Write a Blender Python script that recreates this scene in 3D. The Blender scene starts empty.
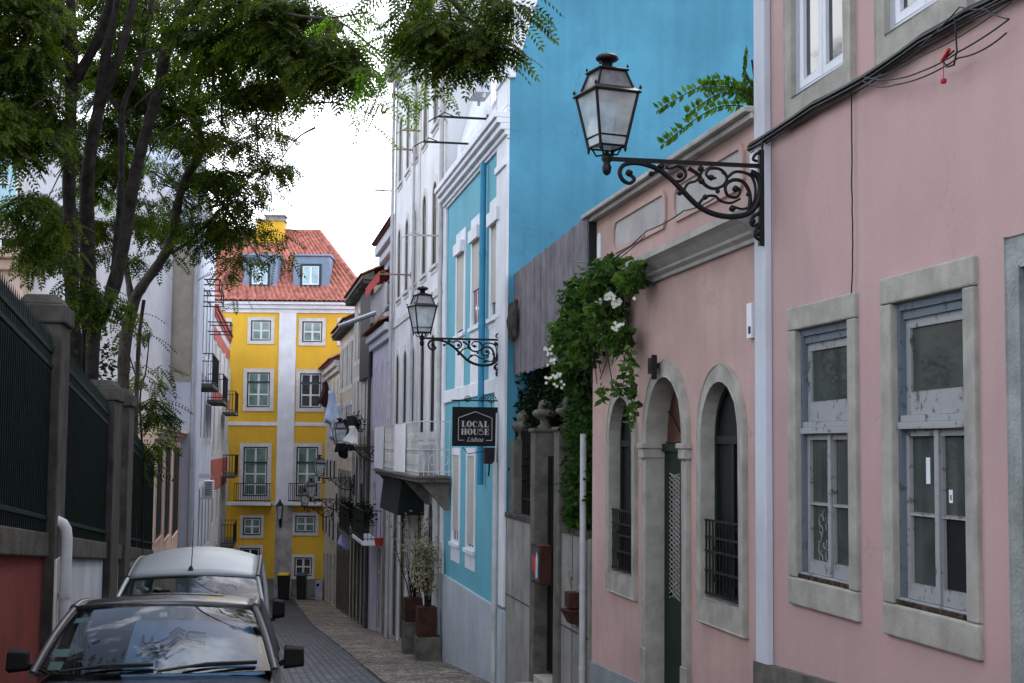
import bpy, bmesh, math, random
from mathutils import Vector, Matrix
from mathutils.geometry import tessellate_polygon
R_ = math.radians
S = bpy.context.scene
COL = S.collection
EYE = 8.5
FOC = 1422.0
# ---------------------------------------------------------------- camera
cam_d = bpy.data.cameras.new('camera'); cam = bpy.data.objects.new('camera', cam_d); COL.objects.link(cam)
cam_d.sensor_width = 36.0; cam_d.lens = FOC/1024*36.0; cam_d.clip_end = 3000; cam_d.clip_start = 0.1
cam.rotation_mode = 'XYZ'
CM = Matrix.Rotation(R_(90+4.3), 4, 'X') @ Matrix.Rotation(R_(0.5), 4, 'Z')
cam.matrix_world = Matrix.Translation((0, 0, EYE)) @ CM
S.camera = cam
# ---------------------------------------------------------------- world
SUN_EL, SUN_AZ = 50.0, 24.0      # azimuth from +Y towards -X
w = bpy.data.worlds.new('World'); S.world = w; w.use_nodes = True
nt = w.node_tree; nt.nodes.clear()
N = nt.nodes.new; L = nt.links.new
out = N('ShaderNodeOutputWorld'); bg = N('ShaderNodeBackground'); bg.inputs[1].default_value = 0.12
sky = N('ShaderNodeTexSky'); sky.sky_type = 'NISHITA'; sky.sun_disc = False
sky.sun_elevation = R_(SUN_EL); sky.sun_rotation = R_(SUN_AZ); sky.air_density = 1.2; sky.dust_density = 1.5
tc = N('ShaderNodeTexCoord'); sp = N('ShaderNodeSeparateXYZ')
mp = N('ShaderNodeMapping'); mp.inputs['Scale'].default_value = (1.0, 1.0, 1.9); mp.inputs['Location'].default_value = (0.35, 0.2, 0.1)
ns = N('ShaderNodeTexNoise'); ns.inputs['Scale'].default_value = 1.7; ns.inputs['Detail'].default_value = 7; ns.inputs['Roughness'].default_value = 0.58
rp = N('ShaderNodeValToRGB'); rp.color_ramp.elements[0].position = 0.485; rp.color_ramp.elements[1].position = 0.565
L(tc.outputs['Generated'], mp.inputs[0]); L(mp.outputs[0], ns.inputs['Vector']); L(ns.outputs['Fac'], rp.inputs[0])
L(tc.outputs['Generated'], sp.inputs[0])
# more cloud ahead of the street and low down (bank of bright cloud)
fr = N('ShaderNodeMapRange'); fr.inputs['From Min'].default_value = 0.1; fr.inputs['From Max'].default_value = 0.72
fr.inputs['To Min'].default_value = 0.0; fr.inputs['To Max'].default_value = 1.0
lo = N('ShaderNodeMapRange'); lo.inputs['From Min'].default_value = 0.52; lo.inputs['From Max'].default_value = 0.22
L(sp.outputs['Y'], fr.inputs['Value']); L(sp.outputs['Z'], lo.inputs['Value'])
mu = N('ShaderNodeMath'); mu.operation = 'MULTIPLY'; L(fr.outputs[0], mu.inputs[0]); L(lo.outputs[0], mu.inputs[1])
mx = N('ShaderNodeMath'); mx.operation = 'MAXIMUM'; L(mu.outputs[0], mx.inputs[0]); L(rp.outputs[0], mx.inputs[1])
mix = N('ShaderNodeMixRGB'); mix.inputs[2].default_value = (19, 19.5, 20.5, 1)
L(mx.outputs[0], mix.inputs[0]); L(sky.outputs[0], mix.inputs[1]); L(mix.outputs[0], bg.inputs[0]); L(bg.outputs[0], out.inputs[0])
# ---------------------------------------------------------------- sun
sd = bpy.data.lights.new('sun', 'SUN'); sd.energy = 0.8; sd.angle = R_(12); sd.color = (1, .95, .88)
sun = bpy.data.objects.new('sun', sd); COL.objects.link(sun)
az = R_(SUN_AZ); el = R_(SUN_EL)
sdir = Vector((math.sin(az)*math.cos(el), math.cos(az)*math.cos(el), math.sin(el)))
sun.rotation_euler = sdir.to_track_quat('Z', 'Y').to_euler(); sun.location = (0, 0, 40)
S.view_settings.view_transform = 'Standard'; S.view_settings.look = 'None'; S.view_settings.gamma = 1
S.view_settings.use_curve_mapping = False
S.view_settings.exposure = 0.95

# ---------------------------------------------------------------- geometry helpers
CAMP = Vector((0, 0, EYE))
def ray(px, py): return (CM.to_3x3() @ Vector(((px-512)/FOC, -(py-341.5)/FOC, -1))).normalized()
def PT(px, y, py=447):
    r = ray(px, py); return CAMP + r*(y/r.y)
def lerp(a, b, t): return a+(b-a)*t
GP = [(-60, 3.3), (0, -1.62), (8.4, -2.36), (15, -3.05), (20, -3.65), (27, -4.38), (34, -4.97), (46.4, -6.07), (55, -6.85), (79, -8.42), (90, -8.5), (2000, -8.5)]
def ground(y):
    if y <= GP[0][0]: return EYE+GP[0][1]
    for (a, za), (b, zb) in zip(GP, GP[1:]):
        if y <= b: return EYE+lerp(za, zb, (y-a)/(b-a))
    return EYE-8.5
def ghit(px, py):
    r = ray(px, py); t = 1.0
    while t < 300:
        p = CAMP+r*t
        if p.z <= ground(p.y): return p
        t += 0.03
    return p
class Frame:
    """vertical facade: x = along it (to the right seen from outside), y = into the wall, z up"""
    def __init__(s, p0, p1):
        s.o = Vector((p0.x, p0.y, 0)); d = Vector((p1.x-p0.x, p1.y-p0.y, 0)); s.len = d.length; s.d = d.normalized()
        s.n = Vector((-s.d.y, s.d.x, 0)); s.ang = math.atan2(s.d.y, s.d.x)
    def W(s, x, y, z): return s.o+s.d*x+s.n*y+Vector((0, 0, z))
    def P(s, px, py, y=0):
        r = ray(px, py); t = (s.o+s.n*y-CAMP).dot(s.n)/r.dot(s.n); p = CAMP+r*t
        return (p-s.o).dot(s.d), p.z
    def S(s, px, py=447, y=0): return s.P(px, py, y)[0]
    def Z(s, px, py, y=0): return s.P(px, py, y)[1]
    def g(s, x): return ground(s.W(x, 0, 0).y)
WF = Frame(Vector((0, 0, 0)), Vector((1, 0, 0)))
REF = {}
def tagp(o, label=None, cat=None, group=None, kind=None):
    if label: o['label'] = label
    if cat: o['category'] = cat
    if group: o['group'] = group
    if kind: o['kind'] = kind
    return o
def thing(name, label, cat, F, ref, group=None):
    o = bpy.data.objects.new(name, None); COL.objects.link(o); o.empty_display_size = .3
    o.location = F.W(*ref); o.rotation_euler = (0, 0, F.ang); REF[o.name] = Vector(ref)
    return tagp(o, label, cat, group)
class MB:
    def __init__(s): s.v = []; s.f = []; s.sm = []; s.mi = []; s.m = 0
    def add(s, vs, fs, smooth=False):
        k = len(s.v); s.v += [tuple(v) for v in vs]
        for f in fs: s.f.append(tuple(i+k for i in f)); s.sm.append(smooth); s.mi.append(s.m)
        return s
    def box(s, x0, x1, y0, y1, z0, z1):
        x0, x1 = sorted((x0, x1)); y0, y1 = sorted((y0, y1)); z0, z1 = sorted((z0, z1))
        return s.add([(x0,y0,z0),(x1,y0,z0),(x1,y1,z0),(x0,y1,z0),(x0,y0,z1),(x1,y0,z1),(x1,y1,z1),(x0,y1,z1)],
              [(0,1,5,4),(1,2,6,5),(2,3,7,6),(3,0,4,7),(4,5,6,7),(3,2,1,0)])
    def hexa(s, p):   # 8 points: bottom 4 ccw, top 4
        return s.add(p, [(0,1,5,4),(1,2,6,5),(2,3,7,6),(3,0,4,7),(4,5,6,7),(3,2,1,0)])
    def quad(s, a, b, c, d, smooth=False): return s.add([a, b, c, d], [(0, 1, 2, 3)], smooth)
    def prism(s, outer, holes, y0, y1, back=True):
        loops = [outer]+list(holes); flat = [p for l in loops for p in l]
        tris = tessellate_polygon([[Vector((p[0], p[1], 0)) for p in l] for l in loops])
        n = len(flat); vs = [(p[0], y0, p[1]) for p in flat]+[(p[0], y1, p[1]) for p in flat]; fs = []
        for t in tris:
            a, b, c = [Vector((flat[i][0], flat[i][1], 0)) for i in t]
            if (b-a).cross(c-a).z < 0: t = (t[0], t[2], t[1])
            fs.append(tuple(t))
            if back: fs.append((t[2]+n, t[1]+n, t[0]+n))
        k = 0
        for li, l in enumerate(loops):
            m = len(l); area = sum(l[i][0]*l[(i+1) % m][1]-l[(i+1) % m][0]*l[i][1] for i in range(m))
            ccw = area > 0
            for i in range(m):
                a, b = k+i, k+(i+1) % m
                q = (a, a+n, b+n, b)
                if (li == 0) == ccw: q = q[::-1]
                fs.append(q if True else q)
            k += m
        return s.add(vs, [tuple(f) for f in fs])
    def tube(s, pts, r, n=8, smooth=True, cap=True):
        pts = [Vector(p) for p in pts]; m = len(pts)
        rs = r if isinstance(r, (list, tuple)) else [r]*m
        vs = []; up = None
        for i, p in enumerate(pts):
            t = (pts[min(i+1, m-1)]-pts[max(i-1, 0)])
            if t.length < 1e-9: t = Vector((0, 0, 1))
            t.normalize()
            if up is None: up = Vector((0, 0, 1)) if abs(t.z) < .9 else Vector((1, 0, 0))
            u = t.cross(up)
            if u.length < 1e-4: u = t.orthogonal()
            u.normalize(); v = u.cross(t).normalized(); up = v
            for k in range(n):
                a = 2*math.pi*k/n; vs.append(p+(u*math.cos(a)+v*math.sin(a))*rs[i])
        fs = [(i*n+k, i*n+(k+1) % n, (i+1)*n+(k+1) % n, (i+1)*n+k) for i in range(m-1) for k in range(n)]
        s.add(vs, fs, smooth)
        if cap: s.add(vs[:n], [tuple(range(n))[::-1]]); s.add(vs[-n:], [tuple(range(n))])
        return s
    def lathe(s, prof, c, n=16, smooth=True, rot=0.0):
        vs = []
        for r, z in prof:
            for k in range(n):
                a = 2*math.pi*k/n+rot; vs.append((c[0]+r*math.cos(a), c[1]+r*math.sin(a), c[2]+z))
        m = len(prof)
        fs = [(i*n+k, i*n+(k+1) % n, (i+1)*n+(k+1) % n, (i+1)*n+k) for i in range(m-1) for k in range(n)]
        s.add(vs, fs, smooth); s.add(vs[:n], [tuple(range(n))[::-1]]); s.add(vs[-n:], [tuple(range(n))])
        return s
    def patch(s, fn, nu, nv, smooth=True):
        vs = [fn(i/nu, j/nv) for j in range(nv+1) for i in range(nu+1)]
        return s.add(vs, [(j*(nu+1)+i, j*(nu+1)+i+1, (j+1)*(nu+1)+i+1, (j+1)*(nu+1)+i) for j in range(nv) for i in range(nu)], smooth)
    def mesh(s, name, mats, ref):
        me = bpy.data.meshes.new(name)
        me.from_pydata([(v[0]-ref[0], v[1]-ref[1], v[2]-ref[2]) for v in s.v], [], s.f)
        for m in (mats if isinstance(mats, (list, tuple)) else [mats]): me.materials.append(m)
        me.polygons.foreach_set('use_smooth', s.sm); me.polygons.foreach_set('material_index', s.mi); me.update()
        return me
    def part(s, name, mats, parent, label=None, bevel=0, kind=None, sub=0):
        root = parent
        while root.parent: root = root.parent
        o = bpy.data.objects.new(name, s.mesh(name, mats, REF[root.name])); COL.objects.link(o); o.parent = parent
        if label: o['label'] = label
        if kind: o['kind'] = kind
        mods(o, bevel, sub); return o
    def top(s, name, mats, F, ref, label=None, cat=None, group=None, kind=None, bevel=0, sub=0):
        o = bpy.data.objects.new(name, s.mesh(name, mats, ref)); COL.objects.link(o)
        o.location = F.W(*ref); o.rotation_euler = (0, 0, F.ang); REF[o.name] = Vector(ref)
        mods(o, bevel, sub); return tagp(o, label, cat, group, kind)
def mods(o, bevel, sub):
    if bevel:
        b = o.modifiers.new('b', 'BEVEL'); b.width = bevel; b.segments = 2; b.limit_method = 'ANGLE'; b.angle_limit = R_(40)
    if sub:
        b = o.modifiers.new('s', 'SUBSURF'); b.levels = sub; b.render_levels = sub
def copy_tree(o, parent=None, F=None, ref=None, label=None):
    c = o.copy(); COL.objects.link(c); c.parent = parent
    if F is not None: c.location = F.W(*ref); c.rotation_euler = (0, 0, F.ang)
    if label: c['label'] = label
    for ch in list(o.children): copy_tree(ch, c)
    return c
def rect(x0, x1, z0, z1): return [(x0, z0), (x1, z0), (x1, z1), (x0, z1)]
def archp(x0, x1, z0, z1, n=10, rise=None):
    r = (x1-x0)/2; rz = rise if rise else r; c = (x0+x1)/2; zs = z1-rz
    return [(x0, z0), (x1, z0)]+[(c+r*math.cos(math.pi*i/n), zs+rz*math.sin(math.pi*i/n)) for i in range(n+1)]
def arc(cx, cz, r0, r1, a0, a1, n=14):
    return [(cx+lerp(r0, r1, i/n)*math.cos(R_(lerp(a0, a1, i/n))), cz+lerp(r0, r1, i/n)*math.sin(R_(lerp(a0, a1, i/n)))) for i in range(n+1)]

# ---------------------------------------------------------------- materials
def newmat(name):
    m = bpy.data.materials.new(name); m.use_nodes = True; nt = m.node_tree
    b = nt.nodes['Principled BSDF']; return m, nt, b
def mat(name, c, rough=.8, var=.12, scale=1.2, streak=0.0, bump=.0, bscale=40, metal=0, spec=.2, dark=None, stripes=None, coat=0, crack=0):
    m, nt, b = newmat(name); N = nt.nodes.new; L = nt.links.new
    g = N('ShaderNodeNewGeometry'); n1 = N('ShaderNodeTexNoise'); n1.inputs['Scale'].default_value = scale; n1.inputs['Detail'].default_value = 6
    n1.inputs['Roughness'].default_value = .62
    L(g.outputs['Position'], n1.inputs['Vector'])
    r = N('ShaderNodeValToRGB'); r.color_ramp.elements[0].position = .34; r.color_ramp.elements[1].position = .66
    dk = [x*(1-2.2*var) for x in c] if dark is None else dark
    r.color_ramp.elements[0].color = (*[max(0, x) for x in dk], 1); r.color_ramp.elements[1].color = (*[min(1, x*(1+.6*var)) for x in c], 1)
    L(n1.outputs['Fac'], r.inputs[0]); last = r.outputs[0]
    if streak:
        mp = N('ShaderNodeMapping'); mp.inputs['Scale'].default_value = (3.2, 3.2, .22); n2 = N('ShaderNodeTexNoise'); n2.inputs['Scale'].default_value = 1.5; n2.inputs['Detail'].default_value = 5
        L(g.outputs['Position'], mp.inputs[0]); L(mp.outputs[0], n2.inputs['Vector'])
        r2 = N('ShaderNodeValToRGB'); r2.color_ramp.elements[0].position = .3; r2.color_ramp.elements[1].position = .55
        r2.color_ramp.elements[0].color = (*[1-.55*streak*k for k in (1, 1, .95)], 1); r2.color_ramp.elements[1].color = (1, 1, 1, 1)
        mm = N('ShaderNodeMixRGB'); mm.blend_type = 'MULTIPLY'; mm.inputs[0].default_value = 1
        L(n2.outputs['Fac'], r2.inputs[0]); L(last, mm.inputs[1]); L(r2.outputs[0], mm.inputs[2]); last = mm.outputs[0]
    if stripes:
        wv = N('ShaderNodeTexWave'); wv.bands_direction = stripes[0]; wv.inputs['Scale'].default_value = stripes[1]; wv.inputs['Distortion'].default_value = stripes[3] if len(stripes) > 3 else 1.5
        wv.inputs['Detail'].default_value = 2; wv.wave_profile = 'SIN'
        tcx = N('ShaderNodeTexCoord'); L(tcx.outputs['Object'], wv.inputs['Vector'])
        mm = N('ShaderNodeMixRGB'); mm.blend_type = 'MULTIPLY'; mm.inputs[0].default_value = stripes[2]
        L(last, mm.inputs[1]); L(wv.outputs['Color'], mm.inputs[2]); last = mm.outputs[0]
    if crack:
        vo = N('ShaderNodeTexVoronoi'); vo.feature = 'DISTANCE_TO_EDGE'; vo.inputs['Scale'].default_value = .55
        nw = N('ShaderNodeTexNoise'); nw.inputs['Scale'].default_value = 1.6; nw.inputs['Detail'].default_value = 8; nw.inputs['Roughness'].default_value = .7; L(g.outputs['Position'], nw.inputs['Vector'])
        va = N('ShaderNodeVectorMath'); va.operation = 'MULTIPLY_ADD'; va.inputs[1].default_value = (.9, .9, .9); L(nw.outputs['Color'], va.inputs[0]); L(g.outputs['Position'], va.inputs[2]); L(va.outputs[0], vo.inputs['Vector'])
        rc = N('ShaderNodeMapRange'); rc.inputs['From Min'].default_value = .0; rc.inputs['From Max'].default_value = .006; rc.inputs['To Min'].default_value = 1; rc.inputs['To Max'].default_value = 0; L(vo.outputs['Distance'], rc.inputs['Value'])
        nm = N('ShaderNodeTexNoise'); nm.inputs['Scale'].default_value = .8; L(g.outputs['Position'], nm.inputs['Vector']); rm = N('ShaderNodeMapRange'); rm.inputs['From Min'].default_value = .5; rm.inputs['From Max'].default_value = .62; rm.inputs['To Max'].default_value = crack; L(nm.outputs['Fac'], rm.inputs['Value'])
        mc = N('ShaderNodeMath'); mc.operation = 'MULTIPLY'; L(rc.outputs[0], mc.inputs[0]); L(rm.outputs[0], mc.inputs[1])
        mk = N('ShaderNodeMixRGB'); mk.inputs[2].default_value = (c[0]*.3, c[1]*.3, c[2]*.3, 1); L(mc.outputs[0], mk.inputs[0]); L(last, mk.inputs[1]); last = mk.outputs[0]
        # repaired patches of a slightly different shade
        n5 = N('ShaderNodeTexNoise'); n5.inputs['Scale'].default_value = .5; n5.inputs['Detail'].default_value = 1; L(g.outputs['Position'], n5.inputs['Vector'])
        r5 = N('ShaderNodeValToRGB'); r5.color_ramp.elements[0].position = .56; r5.color_ramp.elements[1].position = .58; r5.color_ramp.elements[0].color = (1, 1, 1, 1); r5.color_ramp.elements[1].color = (.93, .94, .95, 1); L(n5.outputs['Fac'], r5.inputs[0])
        m5 = N('ShaderNodeMixRGB'); m5.blend_type = 'MULTIPLY'; m5.inputs[0].default_value = 1; L(last, m5.inputs[1]); L(r5.outputs[0], m5.inputs[2]); last = m5.outputs[0]
    L(last, b.inputs['Base Color']); b.inputs['Roughness'].default_value = rough; b.inputs['Metallic'].default_value = metal
    b.inputs['Specular IOR Level'].default_value = spec; b.inputs['Coat Weight'].default_value = coat
    if coat: b.inputs['Coat Roughness'].default_value = .03
    if bump:
        n3 = N('ShaderNodeTexNoise'); n3.inputs['Scale'].default_value = bscale; n3.inputs['Detail'].default_value = 4; L(g.outputs['Position'], n3.inputs['Vector'])
        bp = N('ShaderNodeBump'); bp.inputs['Strength'].default_value = bump; bp.inputs['Distance'].default_value = .02
        L(n3.outputs['Fac'], bp.inputs['Height']); L(bp.outputs[0], b.inputs['Normal'])
    return m
def peel(name, c, under, amount=.5, scale=9):
    m, nt, b = newmat(name); N = nt.nodes.new; L = nt.links.new
    g = N('ShaderNodeNewGeometry'); n1 = N('ShaderNodeTexNoise'); n1.inputs['Scale'].default_value = scale; n1.inputs['Detail'].default_value = 9; n1.inputs['Roughness'].default_value = .72
    L(g.outputs['Position'], n1.inputs['Vector']); r = N('ShaderNodeValToRGB'); e = r.color_ramp.elements
    e[0].position = amount-.04; e[0].color = (*under, 1); e[1].position = amount+.03; e[1].color = (*c, 1)
    L(n1.outputs['Fac'], r.inputs[0]); L(r.outputs[0], b.inputs['Base Color']); b.inputs['Roughness'].default_value = .75
    bp = N('ShaderNodeBump'); bp.inputs['Strength'].default_value = .6; bp.inputs['Distance'].default_value = .01; L(r.outputs[0], bp.inputs['Height']); L(bp.outputs[0], b.inputs['Normal'])
    return m
def leafmat(name, c1, c2, trans=.4):
    m, nt, b = newmat(name); N = nt.nodes.new; L = nt.links.new
    g = N('ShaderNodeNewGeometry'); n1 = N('ShaderNodeTexNoise'); n1.inputs['Scale'].default_value = 1.4; n1.inputs['Detail'].default_value = 3
    L(g.outputs['Position'], n1.inputs['Vector'])
    ad = N('ShaderNodeMath'); ad.operation = 'MULTIPLY_ADD'; ad.inputs[1].default_value = .45; L(g.outputs['Random Per Island'], ad.inputs[0]); L(n1.outputs['Fac'], ad.inputs[2])
    r = N('ShaderNodeValToRGB'); e = r.color_ramp.elements; e[0].position = .5; e[0].color = (*c1, 1); e[1].position = .95; e[1].color = (*c2, 1)
    L(ad.outputs[0], r.inputs[0]); L(r.outputs[0], b.inputs['Base Color']); b.inputs['Roughness'].default_value = .65; b.inputs['Specular IOR Level'].default_value = .06
    t = N('ShaderNodeBsdfTranslucent'); hs = N('ShaderNodeMixRGB'); hs.blend_type = 'MULTIPLY'; hs.inputs[0].default_value = 1; hs.inputs[2].default_value = (1.6, 1.9, .7, 1)
    L(r.outputs[0], hs.inputs[1]); L(hs.outputs[0], t.inputs[0]); ms = N('ShaderNodeMixShader'); ms.inputs[0].default_value = trans
    L(b.outputs[0], ms.inputs[1]); L(t.outputs[0], ms.inputs[2]); L(ms.outputs[0], nt.nodes['Material Output'].inputs[0])
    return m
def glassmat(name, tint=(.6, .65, .65), ior=1.5, rough=.02, veil=None):
    """thin pane: fresnel gloss over a clear tint"""
    m, nt, b = newmat(name); N = nt.nodes.new; L = nt.links.new; nt.nodes.remove(b)
    fr = N('ShaderNodeFresnel'); fr.inputs[0].default_value = ior; gl = N('ShaderNodeBsdfGlossy'); gl.inputs['Roughness'].default_value = rough
    tr = N('ShaderNodeBsdfTransparent'); tr.inputs[0].default_value = (*tint, 1); ms = N('ShaderNodeMixShader')
    L(fr.outputs[0], ms.inputs[0]); L(tr.outputs[0], ms.inputs[1]); L(gl.outputs[0], ms.inputs[2]); L(ms.outputs[0], nt.nodes['Material Output'].inputs[0])
    if veil:
        d = N('ShaderNodeBsdfDiffuse'); d.inputs[0].default_value = (*veil[1], 1); m2 = N('ShaderNodeMixShader'); g = N('ShaderNodeNewGeometry'); n1 = N('ShaderNodeTexNoise'); n1.inputs['Scale'].default_value = 4; n1.inputs['Detail'].default_value = 6; L(g.outputs['Position'], n1.inputs['Vector'])
        r = N('ShaderNodeMapRange'); r.inputs['From Min'].default_value = .3; r.inputs['From Max'].default_value = .7; r.inputs['To Min'].default_value = veil[0]-.18; r.inputs['To Max'].default_value = veil[0]+.25; L(n1.outputs['Fac'], r.inputs['Value']); L(r.outputs[0], m2.inputs[0])
        L(ms.outputs[0], m2.inputs[1]); L(d.outputs[0], m2.inputs[2]); L(m2.outputs[0], nt.nodes['Material Output'].inputs[0])
    return m
def darkglass(name, c, var=.3, rough=.06, scale=1.0):
    return mat(name, c, rough=rough, var=var, scale=scale, spec=.6)
pink = mat('pink_plaster', (.45, .303, .295), .88, .05, .6, .06, .12, 25, crack=.3)
fglass = mat('dark_matt_glass', (.012, .014, .016), .5, .3, 1, spec=.12)
pinklow = mat('pink_plaster_weathered', (.48, .325, .30), .88, .08, .8, .12, .12, 22, crack=.6)
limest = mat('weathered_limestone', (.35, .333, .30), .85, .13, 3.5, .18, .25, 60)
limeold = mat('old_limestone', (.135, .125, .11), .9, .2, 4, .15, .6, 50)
whitep = mat('white_paint', (.68, .70, .76), .7, .06, 1.5, .08, .1, 30)
offwhite = mat('aged_white_plaster', (.62, .60, .58), .85, .10, 1.0, .16, .2, 25)
tallwhite = mat('bluish_white_plaster', (.70, .71, .74), .85, .08, .8, .12, .2, 25)
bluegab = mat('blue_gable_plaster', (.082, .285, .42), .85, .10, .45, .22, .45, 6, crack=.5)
blueft = mat('turquoise_plaster', (.13, .385, .485), .85, .06, .8, .06, .2, 20)
bluepipe = mat('blue_pipe_paint', (.045, .25, .42), .5, .08, 2)
palebl = mat('pale_blue_plinth', (.42, .47, .52), .85, .07, 1.2, .15, .2, 25)
yellow = mat('ochre_yellow_plaster', (.72, .43, .045), .85, .07, .4, .12, .1, 20)
concrete = mat('stained_concrete', (.28, .27, .255), .9, .15, 1.6, .25, .4, 18)
concold = mat('dark_weathered_concrete', (.065, .059, .052), .92, .25, 3, .3, .6, 25)
redwall = mat('oxide_red_plaster', (.15, .028, .022), .9, .14, 1.5, .2, .3, 25)
greywhite = mat('grey_white_plaster', (.50, .51, .54), .88, .08, 1.2, .15, .2, 25)
iron = mat('black_ironwork', (.006, .007, .008), .5, .2, 8, spec=.25)
greeniron = mat('dark_green_iron', (.004, .011, .010), .6, .2, 5, spec=.12)
darkgreen = mat('dark_green_paint', (.006, .014, .011), .5, .2, 3)
greypipe = mat('grey_pvc_pipe', (.46, .47, .49), .5, .1, 3, .15)
stuccogrey = mat('grey_cornice', (.40, .385, .37), .88, .12, 2, .15, .3, 30)
plinthg = mat('grey_blue_plinth', (.24, .27, .29), .85, .1, 2, .1, .3, 30)
peelwhite = peel('peeling_white_paint', (.27, .275, .285), (.09, .075, .065), .42, 10)
peelblue = peel('peeling_grey_blue_paint', (.105, .13, .165), (.05, .055, .06), .43, 8)
glass_near = glassmat('greyed_window_glass', (.80, .85, .83), 1.45, veil=(.42, (.10, .118, .11)))  # grey diffuse layer mixed into the panes, uneven at random
curtain = mat('pale_curtain', (.20, .23, .215), .9, .14, 1.5, .3)
blackin = mat('dark_room', (.006, .006, .007), .9, .1, 1)
dglass = darkglass('dark_window_glass', (.025, .03, .032), .3)
mglass = darkglass('mid_window_glass', (.07, .085, .09), .4, .08, 2)
gglass = mat('green_curtained_glass', (.16, .26, .23), .12, .25, 1.2, spec=.6)
bglass = mat('blue_curtained_glass', (.22, .42, .50), .1, .2, 1.2, spec=.6)
lampgl = glassmat('milky_lantern_glass', (.85, .9, .92), 1.45, veil=(.5, (.62, .67, .70)))
shutter = mat('white_roller_slats', (.55, .53, .48), .6, .05, 2, stripes=('Z', 7.5, .45, 0))
woodgrey = mat('silvery_grey_boards', (.175, .16, .185), .8, .18, 2.2, .25, .4, 30)
drift = mat('dark_driftwood', (.07, .06, .055), .9, .3, 9, 0, .8, 30)
bark = mat('mottled_dark_bark', (.026, .022, .019), .95, .35, 7, 0, .9, 22, spec=.2, dark=(.007, .006, .005))
rtile = mat('terracotta_tiles', (.45, .17, .13), .85, .25, 3.5, 0, .4, 12)
rtiled = mat('old_dark_tiles', (.22, .09, .06), .9, .3, 4, 0, .4, 12)
slate = mat('slate_blue_dormer', (.20, .26, .36), .6, .08, 1.5, .1)
dslate = mat('dark_slate', (.018, .019, .022), .7, .25, 2.5, .2)
corten = mat('rusty_corten', (.055, .022, .016), .85, .25, 6)
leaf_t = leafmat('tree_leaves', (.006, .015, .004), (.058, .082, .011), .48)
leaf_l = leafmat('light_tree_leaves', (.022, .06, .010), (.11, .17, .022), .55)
leaf_d = leafmat('dark_ivy_leaves', (.003, .008, .003), (.011, .026, .008), .15)
leaf_v = leafmat('vine_leaves', (.012, .036, .010), (.075, .14, .032), .35)
leaf_dry = leafmat('dry_pale_leaves', (.14, .12, .085), (.36, .32, .25), .3)
flower = mat('white_flower', (.75, .74, .68), .7, .05, 5)
# ---------------------------------------------------------------- facade planes
A = 6860.0
RF = Frame(PT(240+A/80.0, 80.0), PT(880, A/640.0))            # whole right side of the street
B = 2570.0
LF = Frame(PT(240-B/10.0, 10.0), PT(180, B/60.0))             # garden wall side
L2 = Frame(PT(180, 43.0), PT(228, 79.0))                      # left house row
YF = Frame(PT(220, 80.0), PT(352, 80.0))                      # yellow house across the end
# ---------------------------------------------------------------- window builder
def window(T, s, z, w, h, arch=False, sur=.18, lint=.18, sill=.2, surm=None, frm=None, gl=None, cols=2, rows=(.3,), proud=.035, rv=.2,
           rail=0, shut=0, fw=.05, curt=None, hood=0, sillproud=0, plain=False, name='window', flush=True):
    """s = centre of the opening, z = its bottom; returns the hole for the wall"""
    if flush: proud = min(proud, .02); rv = .10; sillproud = min(sillproud, .05); hood = min(hood, .09)
    surm = surm or limest; frm = frm or whitep; gl = gl or dglass
    x0, x1 = s-w/2, s+w/2; sh = archp if arch else rect
    ring = MB(); ring.prism(sh(x0-sur, x1+sur, z-sill, z+h+lint), [sh(x0, x1, z, z+h)], -proud, rv)
    wd = ring.part(name, surm, T)
    if plain: 
        MB().prism(sh(x0+.002, x1-.002, z+.002, z+h-.002), [], rv-.08, rv-.06).part('pane', gl, wd)
    else:
        f = MB(); hole = sh(x0+fw, x1-fw, z+fw, z+h-fw); f.prism(sh(x0+.003, x1-.003, z+.003, z+h-.003), [hole], rv-.09, rv-.05)
        zt = z+h
        for r in rows: f.box(x0+fw, x1-fw, rv-.088, rv-.052, z+h*(1-r)-fw*.6, z+h*(1-r)+fw*.6)
        for c in range(1, cols):
            xc = x0+w*c/cols; f.box(xc-fw*.5, xc+fw*.5, rv-.086, rv-.054, z+fw, z+h-fw-(w*.02 if arch else 0))
        f.part('sash', frm, wd)
        MB().prism(sh(x0+.01, x1-.01, z+.01, z+h-.01), [], rv-.078, rv-.068).part('pane', gl, wd)
    if curt: MB().box(x0+.01, x1-.01, rv-.01, rv+.01, z+.01, z+h-.01).part('curtain', curt, wd)
    if sillproud: MB().box(x0-sur-.03, x1+sur+.03, -proud-sillproud, -proud-.002, z-.09, z-.01).part('sill', surm, wd)
    if shut:
        MB().box(x0+.01, x1-.01, rv-.105, rv-.092, z+h*(1-shut), z+h-.01).part('roller_shutter', shutter, wd)
    if hood: MB().box(x0-.06, x1+.06, -proud-hood, -proud-.003, z+h-.22, z+h+.03).part('shutter_box', surm, wd)
    if rail:
        m = MB(); hw = w/2+sur*.2; n = max(5, int(w/.11))
        for zz in (z+.03, z+rail): m.box(s-hw, s+hw, -.10-proud, -.08-proud, zz-.012, zz+.012)
        for i in range(n+1): xx = s-hw+2*hw*i/n; m.box(xx-.008, xx+.008, -.098-proud, -.082-proud, z, z+rail)
        m.part('railing', iron, wd)
    g = .02 if sur > .03 else .0
    return sh(x0-g, x1+g, z-g, z+h+g)
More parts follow.
